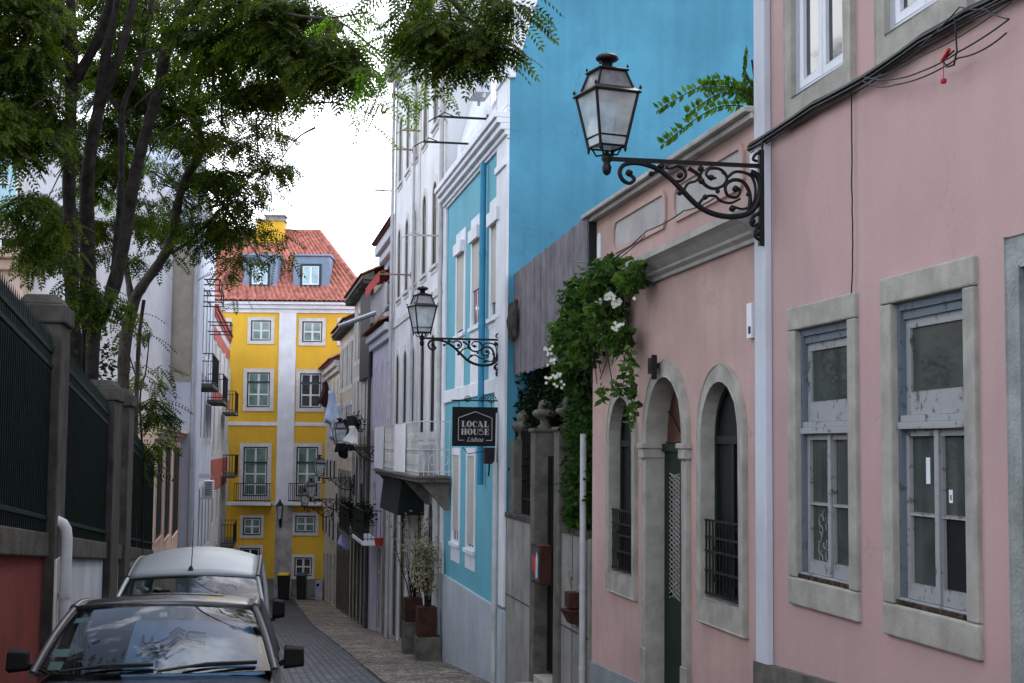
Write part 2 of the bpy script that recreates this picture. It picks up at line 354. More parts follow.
def wallmesh(T, F, s0, s1, zt, holes, m, depth=8, thick=.3, zb=None, top=None, name='wall', back=True):
    b0 = (F.g(s0)-.4) if zb is None else zb; b1 = (F.g(s1)-.4) if zb is None else zb
    mb = MB(); outer = [(s0, b0), (s1, b1)]
    if zb is None:
        n = 4; outer = [(lerp(s0, s1, i/n), F.g(lerp(s0, s1, i/n))-.4) for i in range(n+1)]
    outer += [(s1, zt), (s0, zt)] if top is None else top
    mb.prism(outer, holes, 0, thick, back=False)
    bb = min(b0, b1)
    if depth:
        mb.hexa([(s0, thick, bb), (s1, thick, bb), (s1, depth, bb), (s0, depth, bb), (s0, thick, zt), (s1, thick, zt), (s1, depth, zt), (s0, depth, zt)])
    return mb.part(name, m, T)
def cornice(T, s0, s1, z, prof, m, name='cornice', ends=.0):
    """prof: list of (proud, height) steps stacked upward from z"""
    mb = MB(); zz = z
    for p, h in prof: mb.box(s0-ends*p, s1+ends*p, -p, -.004 if p > 0 else .1, zz, zz+h-.001); zz += h
    return mb.part(name, m, T, bevel=.012)
def tileroof(mb, P, nu, nv, amp, cols):
    """corrugated roof patch; P(u,v)->Vector"""
    e = 1e-3
    def f(u, v):
        p = Vector(P(u, v)); du = Vector(P(min(u+e, 1), v))-Vector(P(max(u-e, 0), v)); dv = Vector(P(u, min(v+e, 1)))-Vector(P(u, max(v-e, 0)))
        n = du.cross(dv); n = n.normalized() if n.length > 1e-9 else Vector((0, 0, 1))
        if n.z < 0: n = -n
        st = (v*nv) % 1.0
        return p+n*(amp*abs(math.sin(math.pi*u*cols))+.25*amp*(1-st))
    mb.patch(f, nu, nv*2, smooth=False)
# ---------------------------------------------------------------- ground
def stuff(): pass
rdir = RF.d*-1
ys = [-60, -30, -10]+[i*1.5 for i in range(-4, 62)]+[100, 130, 180, 260, 400, 800, 1500]
xs = [-900, -300, -100, -40]+[-30+i*2 for i in range(26)]+[30, 60, 150, 400, 900]
m = MB()
m.patch(lambda u, v: (xs[round(u*(len(xs)-1))], ys[round(v*(len(ys)-1))], ground(ys[round(v*(len(ys)-1))])-.03), len(xs)-1, len(ys)-1)
earth = mat('grey_dusty_earth', (.16, .15, .13), .95, .2, .8, 0, .3, 10)
m.top('ground', earth, WF, (0, 0, 0), kind='structure')
def setts(name, c, cm, sx, ang, rough=.75):
    mt, nt, b = newmat(name); N = nt.nodes.new; L = nt.links.new
    g = N('ShaderNodeNewGeometry'); mp = N('ShaderNodeMapping'); mp.inputs['Rotation'].default_value = (0, 0, -ang)
    br = N('ShaderNodeTexBrick'); br.inputs['Scale'].default_value = sx; br.inputs['Mortar Size'].default_value = .12; br.inputs['Brick Width'].default_value = 1.0
    br.inputs['Row Height'].default_value = .8; br.inputs['Mortar Smooth'].default_value = .4; br.inputs['Bias'].default_value = 0
    br.inputs['Color1'].default_value = (*[x*.5 for x in c], 1); br.inputs['Color2'].default_value = (*[x*1.75 for x in c], 1); br.inputs['Mortar'].default_value = (*cm, 1)
    nz = N('ShaderNodeTexNoise'); nz.inputs['Scale'].default_value = 3; L(g.outputs['Position'], nz.inputs['Vector'])
    ad = N('ShaderNodeVectorMath'); ad.operation = 'MULTIPLY_ADD'; ad.inputs[1].default_value = (.06, .06, 0); L(nz.outputs['Color'], ad.inputs[0]); L(g.outputs['Position'], ad.inputs[2])
    L(ad.outputs[0], mp.inputs[0]); L(mp.outputs[0], br.inputs['Vector'])
    n2 = N('ShaderNodeTexNoise'); n2.inputs['Scale'].default_value = .7; n2.inputs['Detail'].default_value = 5; L(g.outputs['Position'], n2.inputs['Vector'])
    rr = N('ShaderNodeValToRGB'); rr.color_ramp.elements[0].position = .3; rr.color_ramp.elements[0].color = (.5, .5, .5, 1); rr.color_ramp.elements[1].position = .7; rr.color_ramp.elements[1].color = (1.15, 1.12, 1.08, 1)
    L(n2.outputs['Fac'], rr.inputs[0]); mm = N('ShaderNodeMixRGB'); mm.blend_type = 'MULTIPLY'; mm.inputs[0].default_value = 1
    L(br.outputs['Color'], mm.inputs[1]); L(rr.outputs[0], mm.inputs[2]); vo = N('ShaderNodeTexVoronoi'); vo.inputs['Scale'].default_value = sx*.8; L(ad.outputs[0], vo.inputs['Vector']); sv = N('ShaderNodeSeparateColor'); L(vo.outputs['Color'], sv.inputs[0]); rv_ = N('ShaderNodeMapRange'); rv_.inputs['To Min'].default_value = .55; rv_.inputs['To Max'].default_value = 1.5; L(sv.outputs[0], rv_.inputs['Value']); m3 = N('ShaderNodeVectorMath'); m3.operation = 'SCALE'; L(mm.outputs[0], m3.inputs[0]); L(rv_.outputs[0], m3.inputs['Scale'])
    L(m3.outputs[0], b.inputs['Base Color']); b.inputs['Roughness'].default_value = rough; b.inputs['Specular IOR Level'].default_value = .35
    bp = N('ShaderNodeBump'); bp.inputs['Strength'].default_value = .8; bp.inputs['Distance'].default_value = .05; bp.invert = True
    L(br.outputs['Fac'], bp.inputs['Height']); L(bp.outputs[0], b.inputs['Normal']); return mt
road_m = setts('dark_basalt_setts', (.062, .07, .085), (.010, .010, .012), 5.0, RF.ang, .55)
pave_m = setts('limestone_mosaic_paving', (.25, .215, .18), (.10, .085, .07), 9.0, RF.ang, .85)
ra, rb = ghit(300, 608.6), ghit(383, 683)
def edge_x(y): return lerp(rb.x, ra.x, (y-rb.y)/(ra.y-rb.y))
def rf_x(y): t = (y-RF.o.y)/RF.d.y; return RF.o.x+RF.d.x*t
def lf_x(y):
    if y < 43: t = (y-LF.o.y)/LF.d.y; return LF.o.x+LF.d.x*t
    t = (y-L2.o.y)/L2.d.y; return L2.o.x+L2.d.x*t
sy = [-8+i for i in range(88)]
MB().patch(lambda u, v: (lerp(lf_x(sy[round(v*87)])-.2, edge_x(sy[round(v*87)]), u), sy[round(v*87)], ground(sy[round(v*87)])), 6, 87, False).top('road', road_m, WF, (0, 0, 0), kind='structure')
def pv(u, v):
    y = sy[round(v*87)]; x0 = edge_x(y)
    if u == 0: return (x0, y, ground(y)-.03)
    return (lerp(x0, rf_x(y)+.3, (u*8-1)/7), y, ground(y)+.035)
MB().patch(pv, 8, 87, False).top('pavement', pave_m, WF, (0, 0, 0), kind='structure')
ym = [80+i*.5 for i in range(-3, 1)]
MB().box(-22, -2, 79.2, 80.2, 0-.1, .13).top('pavement', pave_m, WF, (0, 79.6, 0), kind='structure')

# ================================================================ RIGHT SIDE
# ---------------------------------------------------------------- near pink house
r = RF; s_pil0, s_pil1 = r.S(757, 447, -.05), r.S(773, 447, 0)
s_end = r.S(1024)+9.0
top1 = EYE+7.0
TP = thing('pink_townhouse', 'tall pink house at the right with stone framed windows and a white corner strip', 'house', r, (s_pil0, 0, r.g(s_pil0)))
holes = []
def wp(pxl, pxr, pyt, pyb, pyref=None):
    """opening from its left/right px and top/bottom py at the left edge"""
    s0, zt = r.P(pxl, pyt, -.04); s1 = r.S(pxr, pyt, -.04); zb = r.Z(pxl, pyb, -.04); return (s0+s1)/2, zb, s1-s0, zt-zb
nearwin = []
for (a, b, t, bt) in ((793.7, 845.9, 330, 577), (889, 961.3, 303.5, 603)):
    s, z, w, h = wp(a, b, t, bt); nearwin.append((s, z, w, h))
    holes.append(rect(s-w/2-.02, s+w/2+.02, z-.02, z+h+.02))
    x0, x1 = s-w/2, s+w/2
    # grey-blue outer frame
    f = MB(); f.prism(rect(x0+.003, x1-.003, z+.003, z+h-.003), [rect(x0+.05, x1-.05, z+.05, z+h-.06)], .025, .16)
    f.prism(rect(x0+.05, x1-.05, z+h-.12, z+h-.058), [], .045, .15)
    W_ = f.part('window', peelblue, TP, bevel=.006)
    MB().box(x0-.17, x1+.15, -.04, .22, z+h, z+h+.2).part('lintel', limest, W_, bevel=.014)
    MB().box(x0-.168, x0, -.038, .22, z+.001, z+h-.003).part('jamb', limest, W_, bevel=.012)
    MB().box(x1, x1+.148, -.039, .22, z+.001, z+h-.003).part('jamb', limest, W_, bevel=.012)
    MB().box(x0-.17, x1+.15, -.041, .22, z-.235, z-.002).part('sill', limest, W_, bevel=.016)
    zt0 = z+h*.60   # transom height
    f = MB()
    f.box(x0+.03, x1-.03, .0, .15, zt0-.05, zt0+.0); f.box(x0+.04, x1-.04, .02, .15, zt0+.001, zt0+.05)
    f.prism(rect(x0+.055, x1-.055, zt0+.055, z+h-.122), [rect(x0+.12, x1-.12, zt0+.055+.17, z+h-.19)], .07, .13)
    f.part('transom_light', peelwhite, W_, bevel=.005)
    f = MB(); xc = s
    for (p, q) in ((x0+.055, xc-.004), (xc+.004, x1-.055)):
        hz = z+.05; mid = z+h*.30
        f.prism(rect(p, q, hz, zt0-.052), [rect(p+.05, q-.05, hz+.11, mid-.012), rect(p+.05, q-.05, mid+.012, zt0-.10)], .06, .11)
    f.box(xc-.03, xc+.03, .04, .059, z+.05, zt0-.055)
    f.box(x0+.02, x1-.02, -.0, .058, z-.0+.004, z+.048)
    f.part('casement', peelwhite, W_, bevel=.004)
    pm = MB(); pm.box(x0+.06, x1-.06, .085, .090, zt0, z+h-.12); pm.box(x0+.06, s, .085, .090, z+.05, zt0-.06); pm.box(s, x1-.06, .085, .090, z+h*.30, zt0-.06)
    if a < 850: pm.box(s, x1-.06, .085, .090, z+.05, z+h*.30-.002)
    pm.part('pane', glass_near, W_)
    if a > 850: MB().box(s+.02, x1-.07, .086, .090, z+.08, z+h*.30-.01).part('dark_pane', fglass, W_, 'dark broken lower right pane')
    MB().box(x0+.01, x1-.01, -.015, .06, z-.001, z+.035).part('rotten_rail', mat('rotten_wood', (.07, .045, .03), .95, .5, 14, 0, .8, 40), W_)
    if a < 850:
        rr = random.Random(8); fm_ = MB()
        for q_ in range(9):
            cx_, cz_ = s-.22+rr.uniform(-.09, .09), z+h*(.08+.022*q_); fm_.tube([(cx_+.035*math.cos(t*.8+q_), .083, cz_+.05*math.sin(t*.8+q_)) for t in range(6)], .006, 4)
        fm_.part('frost_pattern', mat('frosting', (.22, .24, .24), .8, .1, 5), W_)
    cm = MB()
    if a < 850:
        cm.box(x0+.05, x1-.05, .14, .15, z+.05, z+h-.1)
    else:
        cm.box(x0+.05, x1-.05, .14, .15, mid+.0, z+h-.1); cm.box(x0+.05, s, .14, .15, z+.05, mid-.002)
        cm.box(s+.02, x1-.05, .29, .295, z+.05, mid)
        cm.m = 0
    cm.part('curtain', curtain, W_)
    if a > 850:   # small white stickers on the panes
        MB().box(s-.23, s-.17, .082, .0845, z+h*.40, z+h*.485).part('sticker', whitep, W_)
        MB().prism(rect(s+.10, s+.15, z+h*.385-.09, z+h*.385), [rect(s+.113, s+.137, z+h*.385-.07, z+h*.385-.035)], .082, .0845).part('sticker', whitep, W_)
# upper windows with new white frames
for (a, b, bt) in ((795, 846, 99), (888, 960.5, 37)):
    s = nearwin[0][0] if a < 850 else nearwin[1][0]; z = r.Z(a, bt); w = nearwin[0][2]; h = 2.1
    holes.append(rect(s-w/2-.02, s+w/2+.02, z-.02, z+h+.02)); x0, x1 = s-w/2, s+w/2
    W_ = MB().prism(rect(x0-.17, x1+.15, z-.24, z+h+.2), [rect(x0, x1, z, z+h)], -.04, .2).part('window', limest, TP, bevel=.012)
    f = MB(); f.prism(rect(x0+.003, x1-.003, z+.003, z+h-.003), [rect(x0+.06, x1-.06, z+.06, z+h-.06)], .0, .10)
    f.part('outer_frame', mat('pvc_grey', (.40, .42, .47), .4, .04, 2), W_, bevel=.004)
    f = MB()
    for (p, q) in ((x0+.063, s-.004), (s+.004, x1-.063)):
        f.prism(rect(p, q, z+.063, z+h-.063), [rect(p+.075, q-.075, z+.14, z+h*.62), rect(p+.075, q-.075, z+h*.62+.05, z+h-.14)], .015, .07)
    f.part('casement', whitep, W_, bevel=.006)
    MB().box(x0+.07, x1-.07, .04, .046, z+.07, z+h-.07).part('pane', dglass, W_)
    for i in range(2):
        xx = lerp(x0, x1, .12+.6*i); MB().box(xx, xx+.04, .0, .028, z+.012, z+.032).part('weep_cover', iron, W_)
# door surround at the right edge of the view
sd0 = r.S(1009, 447, -.05); sd1 = r.S(1023.6, 447, -.05); zdt = r.Z(1009, 240)
greenst = mat('greenish_grey_stone', (.28, .30, .295), .85, .15, 4, .2, .5, 40)
dw = 1.25; zb_d = r.g(sd1+dw)+.1
holes.append(rect(sd1-.01, sd1+dw+.01, zb_d, zdt-.19))
W_ = MB().prism([(sd0, zb_d-.1), (sd0, zdt), (sd1+dw+.18, zdt), (sd1+dw+.18, zb_d-.1)][::-1], [rect(sd1, sd1+dw, zb_d, zdt-.2)], -.05, .25).part('door_surround', greenst, TP, bevel=.012)
MB().box(sd1+.005, sd1+dw-.005, .15, .2, zb_d, zdt-.2).part('door', darkgreen, W_)
# more windows of the same house beyond the frame edge
for k in range(2):
    s = sd1+dw+1.6+k*2.3
    for z in (nearwin[1][1], r.Z(795, 99)): holes.append(window(TP, s, z, 1.09, 2.1))
wallmesh(TP, r, s_pil0+.002, s_end, top1, holes, pink, 9)
MB().box(s_pil0, s_pil1, -.07, -.002, r.Z(760, 660), top1-.2).part('corner_pilaster', mat('bluish_white_strip', (.50, .52, .59), .8, .07, 1, .15), TP, bevel=.008)
# grey line beside the pilaster
zpl = r.Z(757, 659)
m = MB(); pts0 = [(s_pil0-.01, r.g(s_pil0)-.4), (s_end, r.g(s_end)-.4)]
m.prism([pts0[0], pts0[1], (s_end, max(zpl, r.g(s_end)+.3)), (s_pil0-.01, zpl)], [], -.09, -.001); m.part('plinth', limeold, TP, bevel=.01)
cornice(TP, s_pil0-.1, s_end, top1-.2, [(.12, .1), (.25, .12), (.4, .12), (.45, .06)], whitep)
m = MB(); tileroof(m, lambda u, v: (lerp(s_pil0, s_end, u), lerp(-.5, 4.5, v), top1+.22+lerp(0, 2.2, v)), 160, 14, .05, 60)
tileroof(m, lambda u, v: (lerp(s_pil0, s_end, u), lerp(9.3, 4.5, v), top1+.22+lerp(0, 2.2, v)), 160, 14, .05, 60)
m.prism([(0, 0)]*0 or [(s_pil0, top1), (s_end, top1), (s_end, top1+.22), (s_pil0, top1+.22)], [], .0, 9)
m.part('roof', rtile, TP)

# cables along the pink house
def cable(mb, pts, rad, y=-.06, sag=.0, n=10, wob=.0):
    P = []
    for (a, b) in zip(pts, pts[1:]):
        for i in range(n):
            t = i/n; P.append((lerp(a[0], b[0], t), y-wob*random.random(), lerp(a[1], b[1], t)-sag*4*t*(1-t)))
    P.append((pts[-1][0], y, pts[-1][1])); mb.tube(P, rad, 6); return mb
random.seed(3)
path = [r.P(*q) for q in ((756, 148), (821, 106), (875, 77.5), (930, 40), (976, 13.5), (1010, -3), (1090, -40))]
m = MB()
for k, (dz, rr) in enumerate(((0, .016), (.022, .012), (-.022, .010), (.035, .009), (-.04, .008), (.01, .012), (-.055, .006))):
    cable(m, [(a, b+dz+random.uniform(-.008, .008)) for a, b in path], rr, -.055-.012*(k % 3), .004)
m.top('cable_bundle', iron, r, (path[0][0], 0, path[0][1]), 'thick bundle of black cables running under the upper windows of the tall pink house', 'cables')
m = MB(); la = [(877, 78), (905, 80), (935, 72), (972, 53), (1024, 20)]
cable(m, [r.P(*q) for q in la], .006, -.10, .01); cable(m, [(a, b-.02) for a, b in [r.P(877, 79), r.P(910, 83), r.P(975, 56), r.P(1024, 31)]], .006, -.12, .03)
cable(m, [r.P(*q) for q in ((935, 47), (975, 8), (1000, 10), (1024, 20))], .005, -.11, .01); cable(m, [r.P(*q) for q in ((875, 80), (925, 60), (1024, 3))], .005, -.09, .03)
cable(m, [r.P(*q) for q in ((973, 20), (975, 52), (972, 66), (965, 68), (960, 62), (972, 52))], .007, -.13, 0)
m.top('loose_cables', iron, r, (r.S(880), 0, r.Z(880, 78)), 'thin black wires sagging off the cable bundle at the top right', 'cables')
redp = mat('red_plastic', (.45, .02, .03), .5, .1, 5)
m = MB(); a = r.P(965, 57); m.tube([(a[0]-.05, -.14, a[1]-.02), (a[0]+.05, -.14, a[1]+.03)], .014, 8); b = r.P(960, 82)
m.tube([(b[0], -.12, b[1]), (b[0], -.12, a[1]-.03)], .003, 5); m.lathe([(.004, -.02), (.02, -.014), (.022, .008), (.005, .02)], (b[0], -.12, b[1]), 8)
m.top('cable_joint', redp, r, (a[0], 0, a[1]), 'small red plastic cable joints dangling from the loose wires', 'cable joint')
m = MB(); cable(m, [r.P(*q) for q in ((855, 90), (855.5, 150), (856, 200), (857, 245), (855.5, 290), (856, 312))], .006, -.03, 0, 4, .006)
m.top('hanging_wire', iron, r, (r.S(855), 0, r.Z(855, 310)), 'single thin wire running down the pink wall to the left ground window', 'cable')
m = MB(); cable(m, [r.P(*q) for q in ((757, 150), (772, 143), (771.5, 165), (771, 185), (767, 200))], .012, -.09, 0, 6, .004)
m.top('lamp_feed_cable', iron, r, (r.S(770), 0, r.Z(770, 200)), 'black cable end looping down beside the near lamp bracket', 'cable')

# ---------------------------------------------------------------- bracket street lamp
def make_lamp(F, s, z, label):
    """z = height of the top bar; bracket sticks out along -y"""
    T = thing('street_lamp', label, 'street lamp', F, (s, 0, z), 'old iron bracket lamps')
    kx, kz = .00311, .00294
    def q(cx, cy): return (s, -(625-cx)*kx-.02, z+(415-cy)*kz)
    m = MB()
    m.box(s-.025, s+.025, -.045, -.002, z+(415-330)*kz*.6, z-(665-415)*kz)
    m.hexa([(s-.016, -1.50, z-.018), (s+.016, -1.50, z-.018), (s+.016, -.04, z-.018), (s-.016, -.04, z-.018), (s-.016, -1.50, z+.018), (s+.016, -1.50, z+.018), (s+.016, -.04, z+.018), (s-.016, -.04, z+.018)])
    def sw(pts, r0, r1=None, n=6):
        r1 = r0 if r1 is None else r1; k = len(pts); m.tube([q(*p) for p in pts], [1.45*lerp(r0, r1, i/(k-1)) for i in range(k)], n)
    def cr(P, k=6):   # catmull through points
        o = []; P = [P[0]]+P+[P[-1]]
        for i in range(1, len(P)-2):
            for j in range(k):
                t = j/k; a, b, c, d = P[i-1], P[i], P[i+1], P[i+2]
                o.append(tuple(.5*((2*b[x])+(-a[x]+c[x])*t+(2*a[x]-5*b[x]+4*c[x]-d[x])*t*t+(-a[x]+3*b[x]-3*c[x]+d[x])*t**3) for x in (0, 1)))
        return o+[P[-2]]
    main = cr([(222, 458), (238, 474), (224, 487), (203, 478), (194, 452), (210, 430), (250, 424), (300, 436), (345, 466), (385, 505), (430, 548), (480, 572), (535, 578), (585, 565), (612, 530), (622, 480), (614, 448), (590, 435)])
    sw(main, .012, .022)
    sw(cr([(340, 455), (352, 473), (375, 474), (392, 458), (388, 438), (368, 428), (345, 436), (330, 432)]), .012, .009)
    sw(cr([(400, 432), (430, 450), (452, 482), (480, 492), (508, 480), (518, 455), (500, 432), (470, 430), (455, 446), (468, 462), (486, 458)]), .013, .008)
    sw(cr([(585, 560), (590, 510), (572, 470), (540, 462), (515, 480), (520, 510), (548, 516), (560, 495), (545, 484)]), .014, .009)
    sw(cr([(520, 455), (548, 436), (590, 445), (606, 480), (600, 530), (570, 552), (535, 545)]), .011, .008)
    sw(cr([(385, 505), (400, 480), (425, 470), (440, 445), (438, 425)]), .010, .008)
    sw(cr([(430, 545), (452, 520), (480, 515), (500, 530), (530, 535), (560, 520)]), .011, .008)
    sw(cr([(622, 560), (600, 575), (592, 592), (602, 604), (614, 596)]), .014, .010)
    sw(cr([(622, 600), (606, 618), (606, 638), (622, 650)]), .013, .009)
    sw(cr([(622, 370), (606, 380), (600, 395), (614, 400)]), .012, .008)
    sw(cr([(310, 425), (318, 440), (300, 450), (288, 462)]), .010, .006)
    for (cx, cy, rr) in ((222, 455, .028), (375, 455, .026), (470, 458, .024), (545, 490, .026), (440, 470, .024), (452, 520, .022), (535, 552, .026), (375, 510, .022), (288, 455, .02), (320, 430, .022), (490, 500, .018), (585, 505, .02), (598, 590, .022), (612, 628, .02), (438, 432, .024), (508, 440, .016)):
        rr *= 1.35; x, y, zz = q(cx, cy); m.lathe([(.002, -rr), (rr*.8, -rr*.5), (rr, 0), (rr*.8, rr*.5), (.002, rr)], (x, y, zz), 6)
    m.part('bracket', iron, T)
    # lantern
    yc = -1.50+.02; zb = z+.05; rot = math.pi/4
    def fr(prof, mt, name, par, n=4): 
        mm = MB(); mm.lathe(prof, (s, yc, 0), n, False, rot+R_(12) if n == 4 else 0); return mm.part(name, mt, par)
    k = 1.414*.74; hs = .885
    m = MB(); m.lathe([(.012, -.17), (.035, -.15), (.045, -.10), (.03, -.06), (.05, -.03), (.05, .0), (.02, .03), (.02, .06)], (s, yc, z+.02), 12)
    for a in range(4):
        ang = rot+R_(12)+a*math.pi/2; ca, sa = math.cos(ang), math.sin(ang)
        m.tube([(s, yc, z+.04), (s+.10*ca, yc+.10*sa, z+.03), (s+.17*ca*k*.8, yc+.17*sa*k*.8, z+.10), (s+.17*ca*k, yc+.17*sa*k, z+.115)], .009, 6)
    m.part('lantern_stem', iron, T)
    g = MB(); g.lathe([(.160*k, z+.115), (.272*k, z+.635)], (s, yc, 0), 4, False, rot+R_(12)); gl = None
    f = MB()
    for a in range(4):
        ang = rot+R_(12)+a*math.pi/2; ca, sa = math.cos(ang), math.sin(ang)
        f.tube([(s+.166*k*ca, yc+.166*k*sa, z+.10), (s+.28*k*ca, yc+.28*k*sa, z+.64)], .014, 6)
        f.tube([(s+.235*k*ca, yc+.235*k*sa, z+.70), (s+.17*k*ca, yc+.17*k*sa, z+.87)], .012, 6)
        f.lathe([(.004, 0), (.014, .01), (.014, .03), (.004, .045)], (s+.30*k*ca, yc+.30*k*sa, z+.672), 6)
        f.lathe([(.004, 0), (.012, .01), (.012, .02), (.004, .035)], (s+.185*k*ca, yc+.185*k*sa, z+.905), 6)
        f.lathe([(.004, -.05), (.014, -.03), (.014, 0), (.004, .01)], (s+.166*k*ca, yc+.166*k*sa, z+.10), 6)
        bg_ = rot+R_(12)+(a+1)*math.pi/2; cb, sb = math.cos(bg_), math.sin(bg_)
        for (rr, zz, th) in ((.17*k, z+.105, .012), (.185*k, z+.205, .009)): f.tube([(s+rr*ca, yc+rr*sa, zz), (s+rr*cb, yc+rr*sb, zz)], th, 6)
    f.lathe([(.30*k, z+.632), (.315*k, z+.640), (.315*k, z+.652), (.24*k, z+.70)], (s, yc, 0), 4, False, rot+R_(12))
    f.lathe([(.17*k, z+.865), (.20*k, z+.875), (.20*k, z+.89), (.09*k, z+.925), (.07, z+.93)], (s, yc, 0), 4, False, rot+R_(12))
    f.lathe([(.05, z+.92), (.05, z+.985), (.08, z+.99), (.105, z+1.01), (.105, z+1.03), (.085, z+1.055), (.03, z+1.065), (.02, z+1.08)], (s, yc, 0), 16)
    vs_ = lambda V: [(v[0], v[1], z+.1+(v[2]-z-.1)*hs if v[2] > z+.1 else v[2]) for v in V]
    f.v = vs_(f.v); fo = f.part('lantern_frame', iron, T)
    g.v = vs_(g.v); g.part('lantern_glass', lampgl, fo)
    g2 = MB(); g2.lathe([(.225*k, z+.70), (.165*k, z+.868)], (s, yc, 0), 4, False, rot+R_(12)); g2.v = vs_(g2.v); g2.part('hood_glass', mat('grey_hood_glass', (.22, .22, .24), .2, .2, 5), fo)
    return T
s_l1 = r.S(762.5, 447, -.09); z_l1 = r.Z(762, 167, -.07)
lamp = make_lamp(r, s_l1, z_l1, 'nearest and largest iron bracket lamp, on the white strip of the tall pink house')
lamp.location = r.W(s_l1, -.07, z_l1)
def lamp_at(px, py, label, sc=1):
    s, z = r.P(px, py); o = copy_tree(lamp, None, r, (s, 0, z), label); o.scale = (sc,)*3; return o
lamp_at(501, 340, 'iron bracket lamp on the corner of the blue house, above the hanging black sign')

# ---------------------------------------------------------------- low pink house
sA, sB = r.S(592.5), s_pil0
zpar0 = (r.Z(592, 218)+r.Z(755, 107))/2
zc0 = (r.Z(649, 287)+r.Z(755.5, 241))/2; 
LP = thing('low_pink_house', 'low pink house with arched openings, a panelled parapet and a grey cornice', 'house', r, (sA, 0, r.g(sA)))
holes = []
def arch_open(a, b, px_ap, y_ap, pxb, yb): 
    s0 = r.S(a, 447, -.04); s1 = r.S(b, 447, -.04); return s0, s1, r.Z(px_ap, y_ap, -.04), r.Z(pxb, yb, -.04)
for idx, (a, b, pa, ya, pb, yb) in enumerate(((609.6, 631.9, 622, 397, 609.6, 571), (701.5, 738.5, 722.5, 381, 701.5, 597))):
    s0, s1, zt, zb = arch_open(a, b, pa, ya, pb, yb)
    holes.append(archp(s0-.01, s1+.01, zb-.01, zt+.01, 14))
    ring = MB(); ring.prism(archp(s0-.14, s1+.14, zb-.25, zt+.17, 14), [archp(s0, s1, zb, zt, 14)], -.04, .20); W_ = ring.part('arched_window', limest, LP, bevel=.012)
    f = MB(); f.prism(archp(s0+.003, s1-.003, zb+.003, zt-.003, 14), [archp(s0+.06, s1-.06, zb+.06, zt-.06, 14)], .10, .17)
    hh = zt-zb; f.box(s0+.05, s1-.05, .09, .17, zt-.62, zt-.54); c = (s0+s1)/2; f.box(c-.04, c+.04, .095, .165, zb+.05, zt-.56)
    for k in (.33,): f.box(s0+.05, s1-.05, .105, .16, zb+hh*k-.02, zb+hh*k+.02)
    f.part('sash', darkgreen, W_); MB().prism(archp(s0+.01, s1-.01, zb+.01, zt-.01, 14), [], .13, .14).part('pane', fglass, W_)
    m = MB(); rh = .79; n = 11
    for i in range(n): 
        x = lerp(s0+.03, s1-.03, i/(n-1)); m.tube([(x, .0, zb+.04), (x, .0, zb+rh)], .009, 6)
        if i < n-1:
            xm = lerp(s0+.03, s1-.03, (i+.5)/(n-1)); m.tube([(xm+.035*math.cos(t*.785), .06, zb+rh*.62+.035*math.sin(t*.785)) for t in range(9)], .005, 4, cap=False)
            m.tube([(xm+.035*math.cos(t*.785), .06, zb+rh*.25+.035*math.sin(t*.785)) for t in range(9)], .005, 4, cap=False)
    for zz in (.05, .28, .48, .62, rh): m.box(s0+.005, s1-.005, -.01, .01, zb+zz-.011, zb+zz+.011)
    m.part('railing', iron, W_)
s0, s1 = r.S(646.7, 447, -.045), r.S(682, 447, -.045); zt = r.Z(667, 377); zb = r.g(s1)+.05; zsp = r.Z(646, 447)
holes.append(archp(s0-.01, s1+.01, zb, zt+.01, 14))
W_ = MB().prism(archp(s0-.17, s1+.17, zb-.3, zt+.18, 14), [archp(s0, s1, zb, zt, 14)], -.045, .29).part('door_surround', limest, LP, bevel=.012)
m = MB()
for xa, xb in ((s0-.2, s0+.015), (s1-.015, s1+.2)):
    m = MB(); m.box(xa, xb, -.09, .2, zsp-.13, zsp-.02); m.box(xa-.02, xb+.02, -.11, .202, zsp-.019, zsp+.04); m.part('capital', limest, W_, bevel=.01)
    MB().box(xa+.002, xb-.004, -.07, -.047, zb-.3, zb+.75).part('door_base', limest, W_, bevel=.01)
D = MB().prism(rect(s0+.004, s1-.004, zb+.01, zsp-.06), [rect(s0+.22, (s0+s1)/2-.06, zb+1.35, zsp-.3), rect((s0+s1)/2+.06, s1-.22, zb+1.35, zsp-.3)], .17, .225).part('door', darkgreen, W_)
m = MB()
for k in range(2):
    xa = s0+.22 if k == 0 else (s0+s1)/2+.06; xb = (s0+s1)/2-.06 if k == 0 else s1-.22
    MB_ = None; n = 13
    for i in range(n*2):
        zz = lerp(zb+1.35, zsp-.3, i/(n*2)); dz = (zsp-.3-zb-1.35)/n
        m.tube([(xa, .162, zz), (xb, .162, min(zz+dz, zsp-.3))], .006, 4, cap=False); m.tube([(xb, .166, zz), (xa, .166, min(zz+dz, zsp-.3))], .006, 4, cap=False)
m.part('lattice', mat('dull_lattice', (.36, .35, .33), .8, .1, 4), D); MB().box(s0+.2, s1-.2, .20, .21, zb+1.3, zsp-.25).part('pane', mat('frosted_pane', (.14, .135, .13), .5, .1, 3), D)
m = MB(); m.box(s0+.003, s1-.003, .13, .23, zsp-.05, zsp+.04); m.part('transom', darkgreen, W_)
brownw = mat('brown_fanlight_wood', (.10, .045, .03), .6, .3, 3)
m = MB(); cx = (s0+s1)/2; 
for k in range(7):
    a = math.pi*k/6; m.tube([(cx, .19, zsp+.06), (cx+(s1-s0)*.48*math.cos(a), .19, zsp+.06+(zt-zsp-.08)*math.sin(a))], .014, 5)
m.prism(archp(s0+.004, s1-.004, zsp+.042, zt-.004, 14), [], .205, .22); m.part('fanlight', brownw, W_)
wallmesh(LP, r, sA, sB-.003, zpar0-.12, holes, pinklow, 6.0)
